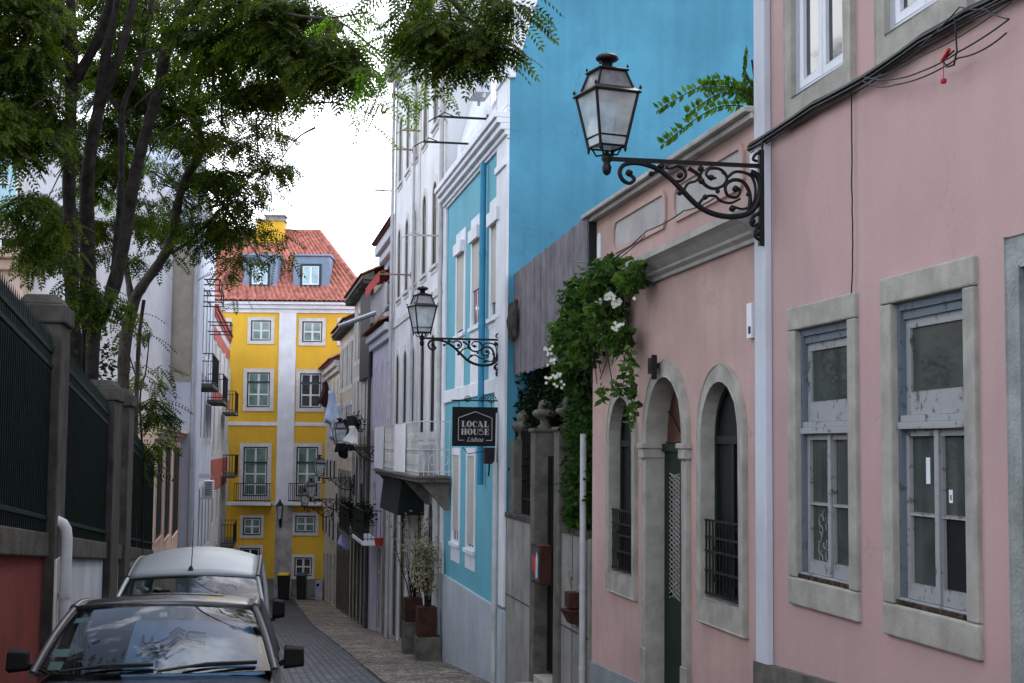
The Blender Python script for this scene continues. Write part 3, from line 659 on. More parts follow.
# parapet panels with rounded corners, recessed look: raised moulding ring with white field
def chamf(x0, x1, z0, z1, c=.09): return [(x0+c, z0), (x1-c, z0), (x1, z0+c), (x1, z1-c), (x1-c, z1), (x0+c, z1), (x0, z1-c), (x0, z0+c)]
parpan = mat('pale_parapet_paint', (.42, .40, .40), .85, .1, 2, .15, .2, 20)
zp1 = zpar0-.30; zp0 = zc0+.63
for k, (a, b) in enumerate(((615, 666), (676.5, 745))):
    p0, p1 = r.S(a), r.S(b)
    if k == 1: p1 = min(p1, sB-.25)
    P_ = MB().prism(chamf(p0-.05, p1+.05, zp0-.05, zp1+.05), [chamf(p0, p1, zp0, zp1)], -.03, -.001).part('parapet_moulding', pinklow, LP, bevel=.008)
    MB().prism(chamf(p0+.003, p1-.003, zp0+.003, zp1-.003), [], -.008, -.0015).part('parapet_panel', parpan, P_)
P_ = MB().prism(archp(sA+.28, sA+.45, zp0, zp1, 8), [], -.02, -.001).part('parapet_panel', whitep, LP)
P_ = MB().prism(archp(sB-.24, sB-.08, zp0, zp1, 8), [], -.02, -.001).part('parapet_panel', whitep, LP)
m = MB(); m.box(sA-.05, sB-.005, -.10, .55, zpar0-.12, zpar0-.06); m.box(sA-.09, sB-.004, -.16, .6, zpar0-.058, zpar0); m.part('coping', stuccogrey, LP, bevel=.012)
m = MB(); m.box(sA-.03, sA+.16, -.05, -.002, zc0+.5, zpar0-.125); m.part('parapet_pilaster', offwhite, LP, bevel=.008)
m = MB(); prof = [(-.004, 0), (-.05, 0), (-.05, .04), (-.10, .07), (-.10, .10), (-.19, .17), (-.25, .20), (-.27, .203), (-.27, .27), (-.004, .31)]
s_c0, s_c1 = sA-.04, sB-.004
vs = [(s_c0, y, zc0+z) for y, z in prof]+[(s_c1, y, zc0+z) for y, z in prof]; n = len(prof)
m.add(vs, [(i, i+1, i+1+n, i+n) for i in range(n-1)]+[tuple(range(n))[::-1], tuple(range(n, 2*n))]); m.part('cornice', stuccogrey, LP)
m = MB(); pz = lambda s: r.g(s)+.55
z589 = r.Z(589, 659.6); z641 = r.Z(641, 683)
for (xa, xb) in ((sA, s0-.172), (s1+.172, sB-.003)):
    m = MB(); za = lerp(z589, z641, (xa-sA)/(r.S(641)-sA)); zb_ = lerp(z589, z641, (xb-sA)/(r.S(641)-sA)); m.prism([(xa, r.g(xa)-.4), (xb, r.g(xb)-.4), (xb, zb_), (xa, za)], [], -.03, -.001); m.part('plinth', plinthg, LP)
m = MB()
tileroof(m, lambda u, v: (lerp(sA+.2, sB-.1, u), lerp(.8, 3.4, v), zpar0-.8+lerp(0, .7, v)), 80, 10, .04, 30); tileroof(m, lambda u, v: (lerp(sA+.2, sB-.1, u), lerp(6, 3.4, v), zpar0-.8+lerp(0, .7, v)), 80, 10, .04, 30); m.part('roof', rtile, LP)
sx, zx = r.P(663, 366); m = MB(); m.box(sx-.07, sx+.07, -.16, -.09, zx-.09, zx+.09); m.box(sx-.02, sx+.02, -.089, -.002, zx-.03, zx+.03); m.box(sx+.08, sx+.095, -.16, -.1, zx-.16, zx+.12)
m.top('floodlight', iron, r, (sx, 0, zx-.09), 'small black floodlight above the arched door of the low pink house', 'floodlight')
sx, zx = r.P(751.5, 320, -.03); m = MB(); m.box(sx-.08, sx+.05, -.05, -.002, zx-.17, zx+.16); m.m = 1; m.box(sx-.03, sx+.03, -.054, -.0505, zx-.13, zx-.06)
m.top('meter_box', [whitep, iron], r, (sx, 0, zx-.17), 'narrow white box on the pink wall left of the white strip', 'box', bevel=.006)
m = MB(); sx = r.S(587.5); m.tube([(sx, -.06, r.g(sx)-.05), (sx, -.06, r.Z(587, 434))], .045, 10)
for zz in (.6, 1.7): m.tube([(sx, -.06, r.g(sx)+zz), (sx, -.06, r.g(sx)+zz+.05)], .054, 10)
m.top('drainpipe', greypipe, r, (sx, 0, r.g(sx)), 'pale pipe ending halfway up where the garden wall meets the low pink house', 'drainpipe')
m = MB(); p = [r.P(*q) for q in ((600, 262), (640, 262), (680, 232), (720, 212), (752, 200))]
cable(m, [(a, b) for a, b in p], .008, -.38, .02); cable(m, [(a, b-.05) for a, b in p[:3]], .006, -.40, .03)
m.top('cornice_cable', iron, r, (p[0][0], 0, p[0][1]), 'slack black cable lying along the grey cornice of the low pink house', 'cable')
# ---------------------------------------------------------------- foliage helpers
def leafcloud(m, blobs, size, rnd, aspect=.6, droop=.3):
    """blobs: (center Vector, radii Vector, count); rhombic leaves in the volume, denser towards the skin"""
    for c, rad, n in blobs:
        for _ in range(n):
            d = Vector((rnd.gauss(0, 1), rnd.gauss(0, 1), rnd.gauss(0, 1))).normalized(); rr = rnd.random()**.45*rnd.uniform(.75, 1.12)
            p = Vector((c[0]+d.x*rad[0]*rr, c[1]+d.y*rad[1]*rr, c[2]+d.z*rad[2]*rr))
            a = Vector((rnd.gauss(0, 1), rnd.gauss(0, 1), rnd.gauss(-droop, .6))).normalized(); b = a.orthogonal().normalized()
            b = (Matrix.Rotation(rnd.random()*6.28, 3, a) @ b); s = size*rnd.uniform(.6, 1.3); n_ = a.cross(b)
            m.add([p, p+a*s*.5+b*s*aspect*.5+n_*s*.08, p+a*s, p+a*s*.5-b*s*aspect*.5+n_*s*.08], [(0, 1, 2, 3)])
def frond(m, p, d, Lf, rnd, pairs=8, lw=.028, ll=.085):
    """pinnate leaf: p base, d direction"""
    d = d.normalized(); side = d.cross(Vector((0, 0, 1)))
    if side.length < .1: side = Vector((1, 0, 0))
    side.normalize(); side = Matrix.Rotation(rnd.uniform(-.9, .9), 3, d) @ side; up = side.cross(d)
    q = p.copy(); dd = d.copy(); st = Lf/pairs
    for i in range(pairs):
        q = q+dd*st; dd = (dd+Vector((0, 0, -.10))).normalized()
        k = ll*(1-.45*abs(i/(pairs-1)-.35))
        for sg in (-1, 1):
            a = (side*sg+dd*.45+Vector((0, 0, -.28))).normalized(); n_ = a.cross(dd).normalized(); b = n_.cross(a)
            m.add([q, q+a*k*.45+b*lw*.5, q+a*k, q+a*k*.45-b*lw*.5], [(0, 1, 2, 3)])
    a = dd; b = side; m.add([q, q+a*ll*.5+b*lw*.5, q+a*ll, q+a*ll*.5-b*lw*.5], [(0, 1, 2, 3)])
def fronds(m, blobs, rnd, Lf=.38, pairs=8, lw=.028, ll=.085, skin=.5):
    for c, rad, n in blobs:
        for _ in range(n):
            d = Vector((rnd.gauss(0, 1), rnd.gauss(0, 1), rnd.gauss(0, 1))).normalized(); rr = rnd.random()**skin
            p = Vector((c[0]+d.x*rad[0]*rr, c[1]+d.y*rad[1]*rr, c[2]+d.z*rad[2]*rr))
            dr = Vector((d.x+rnd.gauss(0, .7), d.y+rnd.gauss(0, .7), rnd.uniform(-.75, .15)))
            frond(m, p, dr, Lf*rnd.uniform(.65, 1.2), rnd, pairs, lw, ll)
def PB(px, py, y, rx, ry, n, rd=None):
    """blob centred on the sight line at distance y; radii px -> metres"""
    c = PT(px, y, py); k = y/FOC; return (c, (rx*k, rd if rd else rx*k*.8, ry*k), n)

# ---------------------------------------------------------------- garden between the low pink house and the blue house
gz = r.Z(503, 517); gz2 = r.Z(583, 536); ztop_g = (gz+gz2)/2
sg0, sg1 = r.S(500.5), r.S(590)
gs0, gs1 = r.S(541), r.S(546.5)
GW = thing('garden_wall', 'tall plain stained concrete wall between the blue house and the low pink house', 'wall', r, (sg0, 0, r.g(sg0)))
sP0, sP1 = r.S(530.5, 447, -.05), r.S(559, 447, -.05)
for (a, b) in ((sg0+.02, sP0), (sP1, sg1-.02)):
    n = 3; m = MB(); m.prism([(lerp(a, b, i/n), r.g(lerp(a, b, i/n))-.4) for i in range(n+1)]+[(b, ztop_g), (a, ztop_g)], [], 0, .3)
    m.part('wall_panel', concrete, GW, bevel=.01)
    m = MB(); m.box(a, b, -.03, .33, ztop_g+.002, ztop_g+.09); m.part('coping', concold, GW, bevel=.012)
    m = MB(); 
    zz = ztop_g-1.35; m.box(a, b, -.006, -.001, zz-.02, zz+.0); 
    if a > sP0: xm = lerp(a, b, .42); m.box(xm-.01, xm+.01, -.006, -.001, r.g(xm)-.2, ztop_g-.002)
    m.part('joint', concold, GW)
# gate
GT = thing('garden_gate', 'narrow dark iron gate between two stone posts in the concrete garden wall', 'gate', r, ((sP0+sP1)/2, 0, r.g(sP1)))
pw = .34
gzt = r.Z(541, 428)
pa0, pa1 = sP0, sP0+.36; pb1 = sP1-.002; pb0 = sP1-.36
m = MB()
m.box(pa1+.01, pb0-.01, .18, .22, r.g(sP1)+.3, gzt-.9)
n = 9
for i in range(n): x = lerp(pa1+.05, pb0-.05, i/(n-1)); m.box(x-.01, x+.01, .16, .24, r.g(sP1)+.25, gzt-.45)
m.part('gate_leaf', iron, GT)
m = MB(); m.box(pa1, pb0, -.05, .5, r.g(sP1)-.2, r.g(sP1)+.2); m.box(pa1-.1, pb0+.05, -.35, -.051, r.g(sP1)-.3, r.g(sP1)+.06); m.part('doorstep', limest, GT, bevel=.012)
for (a, b, lab) in ((pa0, pa1, 'stone gate post with a ball finial on the blue house side of the iron gate'), (pb0, pb1, 'stone gate post with a ball finial on the pink house side of the iron gate')):
    P_ = thing('gate_post', lab, 'gate post', r, ((a+b)/2, 0, r.g(b)), 'gate posts with ball finials'); c = (a+b)/2
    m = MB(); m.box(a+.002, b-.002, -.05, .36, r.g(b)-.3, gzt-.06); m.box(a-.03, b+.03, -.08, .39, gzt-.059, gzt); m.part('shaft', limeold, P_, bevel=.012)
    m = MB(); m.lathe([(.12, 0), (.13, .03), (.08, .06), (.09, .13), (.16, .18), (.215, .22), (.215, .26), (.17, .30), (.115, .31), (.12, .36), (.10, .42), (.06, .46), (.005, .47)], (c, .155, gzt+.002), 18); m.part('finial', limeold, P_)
c = r.S(512); m = MB(); m.box(c-.2, c+.2, .0, .4, ztop_g+.092, r.Z(512, 440)); m.m = 0
zz = r.Z(512, 440); m.lathe([(.10, 0), (.13, .03), (.07, .09), (.10, .14), (.20, .20), (.215, .25), (.20, .29), (.10, .33), (.115, .36), (.12, .42), (.09, .48), (.03, .52), (.005, .53)], (c, .2, zz), 18)
m.top('ivy_covered_post', limeold, r, (c, 0, ztop_g+.09), 'ball topped stone post half buried in dark ivy by the blue house corner', 'gate post')
# railing on the wall
m = MB()
for (a, b) in ((sg0+.05, sP0-.08), (sP1+.05, sg1-.1)):
    n = int((b-a)/.13)
    for i in range(n+1): x = lerp(a, b, i/n); m.box(x-.01, x+.01, .14, .16, ztop_g+.09, ztop_g+1.6)
    for zz in (.25, 1.45): m.box(a, b, .135, .165, ztop_g+.09+zz, ztop_g+.09+zz+.03)
m.top('wall_railing', iron, r, (sg0, 0, ztop_g+.09), 'black iron bars standing on the concrete garden wall, wrapped in ivy', 'railing')
rnd = random.Random(5)
def FB(s, y, z, rx, ry, rz, n): return (r.W(s, y, z), (ry, rx, rz), n)   # blob in facade coordinates (facade nearly along world y)
m = MB(); leafcloud(m, [FB(lerp(sg0+.5, sP0-.2, t), .45, ztop_g+h, .9, .32, .7, 1300) for t in (0, .5, 1) for h in (.8, 1.9)]+[FB(lerp(sg0+.3, sP0, t), .6, ztop_g+3.0, .8, .3, .6, 900) for t in (0, .5, 1)], .11, rnd)
m.top('ivy', leaf_d, WF, tuple(r.W(sg0+1, .3, ztop_g)), 'dark ivy mass hiding the railing left of the gate posts', 'ivy')
m = MB(); leafcloud(m, [FB(lerp(sP1+.3, sg1-.5, t), .25, ztop_g+h, .7, .34, .75, 1500) for t in (0, .5, 1) for h in (.7, 1.7)]+[FB(sP1+1.0, .2, ztop_g+2.3, .8, .3, .4, 1000), FB(sP1+.9, 0, ztop_g+.35, .5, .2, .3, 400)], .10, rnd)
m.top('ivy', leafmat('bright_ivy_leaves', (.006, .020, .006), (.035, .075, .017), .3), WF, tuple(r.W(sP1+1, .3, ztop_g)), 'brighter green ivy spilling over the railing between the gate and the pink house', 'ivy')
# pergola / dark shelter behind
m = MB()
a, b = sg0+.3, sg1-.3
m.box(a, b, 1.4, 1.5, ztop_g-1.5, ztop_g+3.3); m.box(a, b, .55, 3.4, ztop_g+3.3, ztop_g+3.42)
for x in (a+.1, (a+b)/2, b-.1): m.box(x-.06, x+.06, .5, .62, ztop_g-1.5, ztop_g+3.3)
m.top('pergola', dslate, r, ((a+b)/2, 1, ztop_g-1.5), 'dark timber pergola behind the garden gate, under the board screen', 'pergola')
# board screen
def sp_(px, y): return PT(px, y)
q0 = PT(511, 26.0, 378); q1 = PT(586, 19.3, 350)
SF = Frame(q0, q1); 
zt0 = SF.Z(511, 277); zt1 = SF.Z(578, 222); zb0 = SF.Z(510, 378); zb1 = SF.Z(574, 355); zt = (zt0+zt1)/2; zb = (zb0+zb1)/2
SC = thing('board_screen', 'silvery grey vertical board screen raised above the garden wall beside the blue gable', 'screen', SF, (0, 0, zb))
m = MB(); n = int(SF.len/.115)
for i in range(n): x0 = SF.len*i/n; m.box(x0+.004, x0+SF.len/n-.004, random.uniform(0, .012), .03, zb+random.uniform(-.03, .03), zt+random.uniform(-.015, .015))
m.part('boards', woodgrey, SC)
m = MB(); m.box(SF.len-.02, SF.len+.04, .035, .26, zb-.2, zt+.03); m.box(0, .06, .035, .2, zb-.4, zt-.02)
for zz in (zb+.3, zt-.3): m.box(0, SF.len, .032, .09, zz, zz+.09)
m.part('frame', iron, SC)
c = SF.S(514.5, 321); z0 = SF.Z(514, 342); z1 = SF.Z(514, 302); m = MB(); rnd = random.Random(4)
for i in range(9):
    x = c-.56+.14*i; m.tube([(x+rnd.uniform(-.02, .02), -.06, z0+rnd.uniform(-.03, .12)), (x+rnd.uniform(-.03, .03), -.09, (z0+z1)/2), (x+rnd.uniform(-.03, .03), -.06, z1-rnd.uniform(0, .15))], [.04, .065, .035], 7)
m.top('driftwood_ornament', drift, SF, (c, 0, z0), 'rough bundle of dark driftwood sticks fixed to the board screen', 'ornament')
# poster case, wall planter
a, b = r.S(545), r.S(554); z0, z1 = r.Z(553, 586), r.Z(553, 546); a = b-.62
a = sP1+.0; a, b = r.S(552.5)-.62, r.S(552.5)
PC = thing('poster_case', 'shallow dark display case with a red and white poster beside the gate', 'display case', r, ((a+b)/2, 0, z0))
MB().box(a, b, -.19, -.002, z0, z1).part('case', corten, PC, bevel=.01)
m = MB(); m.box(a+.04, b-.04, -.197, -.191, z0+.04, z1-.04); m.m = 1
rr = random.Random(9)
cx, cz = (a+b)/2, (z0+z1)/2
m.prism([(cx-.20, cz-.10), (cx+.02, cz-.16), (cx+.05, cz+.05), (cx-.08, cz+.16), (cx-.2, cz+.1)], [], -.201, -.198); m.m = 2
m.prism([(cx+.05, cz-.22), (cx+.2, cz-.2), (cx+.22, cz+.1), (cx+.12, cz+.2), (cx+.06, cz+.08)], [], -.201, -.198); m.m = 0
m.part('poster', [mat('dark_poster', (.06, .06, .08), .4, .2, 8), mat('red_print', (.5, .03, .03), .4, .1, 8), mat('pale_print', (.5, .6, .65), .4, .1, 8)], PC)
c, z0 = r.P(575, 622); z1 = r.Z(578, 592)
c = r.S(578.5); WPp = thing('wall_planter', 'rust brown wall planter with a twiggy plant on the concrete wall', 'planter', r, (c, 0, z0))
m = MB(); m.box(c-.14, c+.14, -.16, -.002, z0+.22, z1-.0); m.hexa([(c-.12, -.12, z0), (c+.12, -.12, z0), (c+.16, -.002, z0+.0), (c-.16, -.002, z0+.0), (c-.2, -.22, z0+.2), (c+.2, -.22, z0+.2), (c+.2, -.002, z0+.2), (c-.2, -.002, z0+.2)]); m.part('pot', corten, WPp, bevel=.008)
m = MB()
for i in range(7): m.tube([(c+random.uniform(-.06, .06), -.08, z1-.02), (c+random.uniform(-.1, .1), -.10, z1+.12), (c+random.uniform(-.16, .16), -.12, z1+random.uniform(.2, .34))], .004, 4)
for i in range(40): 
    p = Vector((c+random.uniform(-.14, .14), -.1+random.uniform(-.05, .05), z1+random.uniform(.05, .33))); m.add([p, p+Vector((.02, 0, .01)), p+Vector((.03, 0, .03)), p+Vector((.0, 0, .02))], [(0, 1, 2, 3)])
m.part('twigs', leaf_dry, WPp)
# jasmine / bougainvillea vine with white flowers on the corner of the low pink house
rnd = random.Random(11)
VN = thing('flowering_vine', 'big leafy vine with white flowers over the left corner of the low pink house', 'vine', WF, tuple(PT(600, 19.5, 420)))
def vdep(x, d): return min(d, A/(x+12-240.0)-.55) if x > 575 else d
bl = [PB(x, y, vdep(x, d), rx, ry, int(n*1.15), .34) for (x, y, d, rx, ry, n) in ((606, 282, 19.2, 32, 18, 620), (582, 305, 19.6, 26, 34, 800), (606, 315, 19.0, 24, 28, 560), (584, 345, 19.5, 22, 24, 420), (618, 335, 18.9, 14, 22, 220),
      (565, 330, 20.3, 16, 20, 300), (630, 280, 18.7, 16, 14, 200), (630, 370, 18.7, 5, 26, 60), (632, 405, 18.7, 4, 28, 50), (618, 385, 18.8, 4, 12, 26), (603, 392, 19.1, 4, 12, 26), (560, 345, 20.5, 14, 14, 180), (572, 372, 20.0, 22, 20, 400), (617, 262, 18.9, 26, 8, 160), (640, 262, 18.5, 10, 4, 30))]
m = MB(); leafcloud(m, bl, .105, rnd, .62, .5); m.part('leaves', leaf_v, VN)
m = MB()
for (x, y, d, n) in ((610, 297, 18.5, 26), (616, 302, 18.45, 22), (600, 300, 18.7, 12), (618, 325, 18.4, 16), (548, 350, 20.2, 16), (553, 361, 20.1, 12), (556, 376, 20.0, 14), (548, 378, 20.1, 8), (558, 386, 20, 8), (632, 300, 18.3, 3), (592, 320, 18.8, 5)):
    for k in range(int(n*.65)):
        c = PT(x+rnd.gauss(0, 3.0), vdep(x, d)+rnd.gauss(0, .05)-.42, y+rnd.gauss(0, 2.6))
        for j in range(5):
            a = j*1.2566; u = Vector((math.cos(a), -.3, math.sin(a))); v = Vector((-math.sin(a), 0, math.cos(a))); m.add([c, c+u*.013+v*.008, c+u*.026, c+u*.013-v*.008], [(0, 1, 2, 3)])
m.part('blossom', flower, VN)
m = MB()
for k in range(16):
    xa = rnd.uniform(570, 632); xb = xa+rnd.uniform(-6, 6); a = PT(xa, vdep(xa, 19.4), 285); b = PT(xb, vdep(xb, 19.4), rnd.uniform(350, 420)); mid = (a+b)/2+Vector((rnd.uniform(-.2, .2), 0, 0)); m.tube([a, mid, b], .006, 4)
m.part('stems', bark, VN)

# ---------------------------------------------------------------- blue house
sb0, sb1 = r.S(443.5), r.S(503)+.0
sb1 = r.S(508, 300)
ztb = (r.Z(515.7, 112)+r.Z(441, 190))/2      # top of cornice-ish
zcb = (r.Z(515, 150)+r.Z(441, 200))/2
BH = thing('blue_house', 'turquoise house with white trim, roller shutters and a tall blank blue gable wall', 'house', r, (sb1, 0, r.g(sb1)))
holes = []
zs_m = r.Z(470, 329); 
blw = dict(surm=whitep, frm=whitep, gl=dglass, proud=.05, rv=.16)
mids = (458.5, 475, 493.5)
cent = []
for (a, b) in ((455, 463.5), (470.5, 479.6), (489, 500.5)): cent.append((r.S(a)+r.S(b))/2)
wdt = 1.0
zhd = (r.Z(478, 230)+r.Z(500, 210)+r.Z(462, 243))/3
for c, sh in zip(cent, (.96, .62, .86)):
    zb = zs_m; h = zhd-zb; holes.append(window(BH, c, zb, wdt, h, shut=sh, hood=.26, sur=.2, lint=.3, sill=.2, sillproud=.06, **blw))
    m = MB(); m.box(c-wdt/2-.12, c+wdt/2+.12, -.02, -.002, r.Z(470, 387), zb-.205); m.part('apron', whitep, BH, bevel=.006)
zgt, zgb = r.Z(456, 455), r.Z(452.5, 541)
for (a, b, sh) in ((453.5, 460, .86), (467, 476.3, .95)):
    c = (r.S(a)+r.S(b))/2; holes.append(window(BH, c, zgb, wdt*.9, zgt-zgb, shut=sh, sur=.16, lint=.16, sill=.42, sillproud=.08, **blw))
c = (r.S(486)+r.S(494))/2
zatt = zcb+1.5; topb = EYE+r.Z(516, 70)-EYE
ztopb = r.Z(516, 70)
zwt_ = EYE+6.45
wallmesh(BH, r, sb0, sb1-.02, zwt_, holes, blueft, 0, .3)
# gable end facing the camera (plane across, at s = sb1), body behind
m = MB(); bot = r.g(sb1)-.5
gp = [(-0.0, bot), (11, bot), (11, ztopb+6.5), (1.9, ztopb+6.5), (0, ztopb)]
# prism in (y, z) plane between s0..s1
n = len(gp); vs = [(sb1-.019, y, z) for y, z in gp]+[(sb0, y, z) for y, z in gp]
vs[0] = (sb1-.019, .31, bot); vs[n] = (sb0, .31, bot); vs[4] = (sb1-.019, .31, ztopb); vs[n+4] = (sb0, .31, ztopb)
m.add(vs, [tuple(range(n))[::-1], tuple(range(n, 2*n)), (1, 2, 2+n, 1+n), (0, 1, 1+n, n)])
g2_ = [(sb1, max(y, .001), z) for y, z in gp]+[(sb1-.018, max(y, .001), z) for y, z in gp]
m.add(g2_, [tuple(range(n))[::-1], tuple(range(n, 2*n)), (1, 2, 2+n, 1+n), (0, 1, 1+n, n), (4, 0, n, n+4), (3, 4, n+4, n+3)])
m.part('gable_wall', bluegab, BH)
m = MB(); tileroof(m, lambda u, v: (lerp(sb0, sb1, u), lerp(.25, 1.9, v), lerp(ztopb, ztopb+6.5, v)+.03), 120, 18, .05, 34); m.quad((sb0, 1.9, ztopb+6.5), (sb1, 1.9, ztopb+6.5), (sb1, 11, ztopb+6.5), (sb0, 11, ztopb+6.5)); m.part('roof', whitep, BH)
m = MB(); 
for k in range(8):
    y0, y1 = lerp(.0, 1.9, k/8), lerp(0, 1.9, (k+1)/8); z0, z1 = lerp(ztopb, ztopb+6.5, k/8), lerp(ztopb, ztopb+6.5, (k+1)/8)
    m.hexa([(sb1-.02, y0-.12, z0), (sb1+.06, y0-.12, z0), (sb1+.06, y0+.06, z0), (sb1-.02, y0+.06, z0), (sb1-.02, y1-.12, z1), (sb1+.06, y1-.12, z1), (sb1+.06, y1+.06, z1), (sb1-.02, y1+.06, z1)])
m.part('gable_verge', whitep, BH)
cornice(BH, sb0, sb1+.06, zcb-.05, [(.05, .06), (.10, .10), (.18, .12), (.25, .10), (.30, .12), (.06, .10)], whitep)
m = MB(); pA = r.S(498.5, 300); m.box(pA, sb1+.03, -.06, -.002, r.Z(490, 598)+.0, zcb-.06); m.box(pA-.03, sb1+.06, -.10, -.061, zcb-.55, zcb-.42)
m.box(pA, sb1+.03, -.06, -.002, zcb+.56, ztopb+.0); m.box(pA-.04, sb1+.07, -.10, .1, ztopb+.002, ztopb+.12)
m.part('corner_pilaster', whitep, BH, bevel=.01); m = MB(); m.box(sb0+.002, sb0+.35, -.06, -.002, r.Z(446, 577), zcb-.06); m.part('far_pilaster', whitep, BH, bevel=.01)
zband = (r.Z(450, 399)+r.Z(500, 381))/2
m = MB(); m.box(sb0+.352, pA-.002, -.05, -.002, zband-.14, zband+.14)
m.part('string_course', whitep, BH, bevel=.008)
m = MB()   # attic parapet frame
m.box(sb0, pA-.002, -.04, -.002, zcb+.56, zcb+.64); m.box(sb0, pA-.002, -.08, .2, zwt_-.10, zwt_+.04)
for c in (cent[0]-.2, cent[1]+.9): m.box(c-.16, c+.16, -.05, -.002, zcb+.641, zwt_-.101); m.prism(archp(c-.25, c+.25, zwt_+.041, zwt_+.4, 8), [], -.05, .1)
m.part('attic_trim', whitep, BH)
for c in (cent[1]+.2, cent[2]-.3):
    D_ = MB().box(c-.45, c+.45, .30, 1.6, zwt_+.5, zwt_+2.1).part('dormer', whitep, BH, bevel=.04); MB().box(c-.3, c+.3, .285, .299, zwt_+.65, zwt_+1.85).part('pane', dglass, D_)
zpb = (r.Z(449, 578)+r.Z(483.6, 596.5))/2
m = MB(); m.prism([(sb0, r.g(sb0)-.4), (sb1+.03, r.g(sb1)-.4), (sb1+.03, zpb), (sb0, zpb)], [], -.075, -.0015); m.part('plinth', palebl, BH, bevel=.01)
c = r.S(482, 300, -.1); m = MB(); m.tube([(c, -.1, r.Z(480, 484)), (c, -.1, zcb-.06)], .065, 10)
for zz in (r.Z(481, 260), r.Z(481, 330), r.Z(481, 420)): m.tube([(c, -.1, zz), (c, -.1, zz+.06)], .078, 10)
m.part('blue_drainpipe', bluepipe, BH)
c = r.S(500, 560); m = MB(); zt_ = r.Z(500, 462); m.tube([(c+.1, -.12, r.g(c)), (c+.1, -.12, zt_)], .05, 10); m.tube([(c+.1, -.12, zt_), (c+.05, -.10, zt_+.3), (c+.1, -.10, zt_+.9)], .02, 6)
m.top('drainpipe', greypipe, r, (c, 0, r.g(c)), 'pale grey drainpipe down the right corner of the blue house to the pavement', 'drainpipe')
c = r.S(446.5, 400); 
# iron laundry arms
def arm(s, z, ln, mt, lab):
    m = MB(); m.box(s-.02, s+.02, -ln, -.003, z-.02, z+.02); m.tube([(s, -ln, z), (s, -ln-.1, z-.05), (s, -ln-.2, z-.12)], .014, 6); m.tube([(s, -ln+.02, z+.02), (s, -ln+.12, z+.09), (s, -ln+.3, z+.02)], .012, 6)
    m.box(s-.06, s+.06, -.02, -.001, z-.08, z+.08)
    m.top('washing_line_holder', mt, r, (s, 0, z), lab, 'line holder', 'iron washing line holders on the facades')
sA1, zA1 = r.P(488, 119, 0); sA2, zA2 = r.P(472, 144, 0)
arm(sA1, zA1, 1.0, iron, 'black iron arm sticking out near the top of the blue house, the upper one')
arm(sA2, zA2, 1.05, iron, 'black iron arm sticking out just above the cornice of the blue house, the lower one')
rust = mat('rusty_pale_iron', (.30, .20, .15), .8, .25, 8)
for (px, py, ln, mt, lab) in ((411, 275, .95, rust, 'rusty arm at the left end of the white building, red tinted'), (443, 236, .85, offwhite, 'pale arm on the white building close to the blue house'), (393.5, 191, .6, iron, 'small dark arm high on the far corner of the white building'),
        (421, 131, .5, rust, 'thin rusty arm high on the white building, upper of two'), (413, 150, .5, rust, 'thin rusty arm high on the white building, the lower of two')):
    s, z = r.P(px, py); arm(s, z, ln, mt, lab)
s, z0 = r.P(483, 97); z1 = r.Z(483, 84); m = MB(); m.box(s-.4, s+.4, -.25, .1, z0, z1+.1); m.box(s-.38, s-.3, -.06, -.003, z0-.1, z0); m.box(s+.3, s+.38, -.06, -.003, z0-.1, z0); m.m = 1
m.lathe([(.18, 0), (.18, .01)], (s, 0, 0), 3) if 0 else None
for i in range(7): m.box(s-.33, s+.2, -.256, -.251, z0+.06+i*.06, z0+.08+i*.06)
m.top('air_conditioner', [whitep, iron], r, (s, 0, z0), 'boxy white air conditioner high on the blue house attic', 'air conditioner', bevel=.01)
# hanging sign
cs, cz = r.P(500, 402); SGs = r.S(500.5, 426)
sz0, sz1 = r.Z(500, 446.5), r.Z(500, 407.5); yl = -(.12); 
# board is square to the facade: from x px 452 to 497
def ylen(px): 
    lo, hi = 0, 3
    for _ in range(40):
        mid = (lo+hi)/2; p = r.W(SGs, -mid, EYE); xx = (CM.to_3x3().transposed() @ (p-CAMP)); q = 512-FOC*xx.x/xx.z
        if q > px: lo = mid
        else: hi = mid
    return lo
yL, yR = ylen(452), ylen(497.3)
SG = thing('hanging_sign', 'square black sign with white LOCAL HOUSE lettering hanging off the blue house', 'sign', r, (SGs, 0, sz0))
SBm = mat('sign_black', (.005, .005, .007), .45, .1, 3)
MB().box(SGs-.03, SGs+.03, -yL, -yR, sz0, sz1).part('sign_board', SBm, SG, bevel=.005)
m = MB(); zz = sz1+.12
m.tube([(SGs, -yL-.02, zz), (SGs, -.01, zz)], .014, 6)
for (cy, rr) in ((-yL+.28, .07), (-yL+.55, .06), (-yR-.12, .09), (-yR+.1, .06)):
    m.tube([(SGs, cy+(rr*(1-t/22))*math.cos(t*.6), zz-.0+(rr*(1-t/22))*math.sin(t*.6)+.02) for t in range(18)], .009, 5)
for yy in (-yL+.12, -yR-.12): m.tube([(SGs, yy, zz), (SGs, yy, sz1)], .008, 5)
m.tube([(SGs, -yL+.2, sz0-.02), (SGs, -yL+.3, sz0-.14), (SGs, -yR, sz0-.05), (SGs, -.02, sz0-.02)], .008, 5)
m.box(SGs-.03, SGs+.03, -.03, -.002, sz0-.3, zz+.2); m.part('sign_bracket', iron, SG)
m = MB(); m.box(SGs-.12, SGs+.10, -.30, -.08, sz0-.32, sz0-.02); m.tube([(SGs, -.2, sz0-.3), (SGs+.02, -.22, sz0-.55)], .02, 6); m.part('sign_lamp', iron, SG, bevel=.02)
txtw = mat('sign_lettering', (.42, .40, .39), .6, .03, 5)
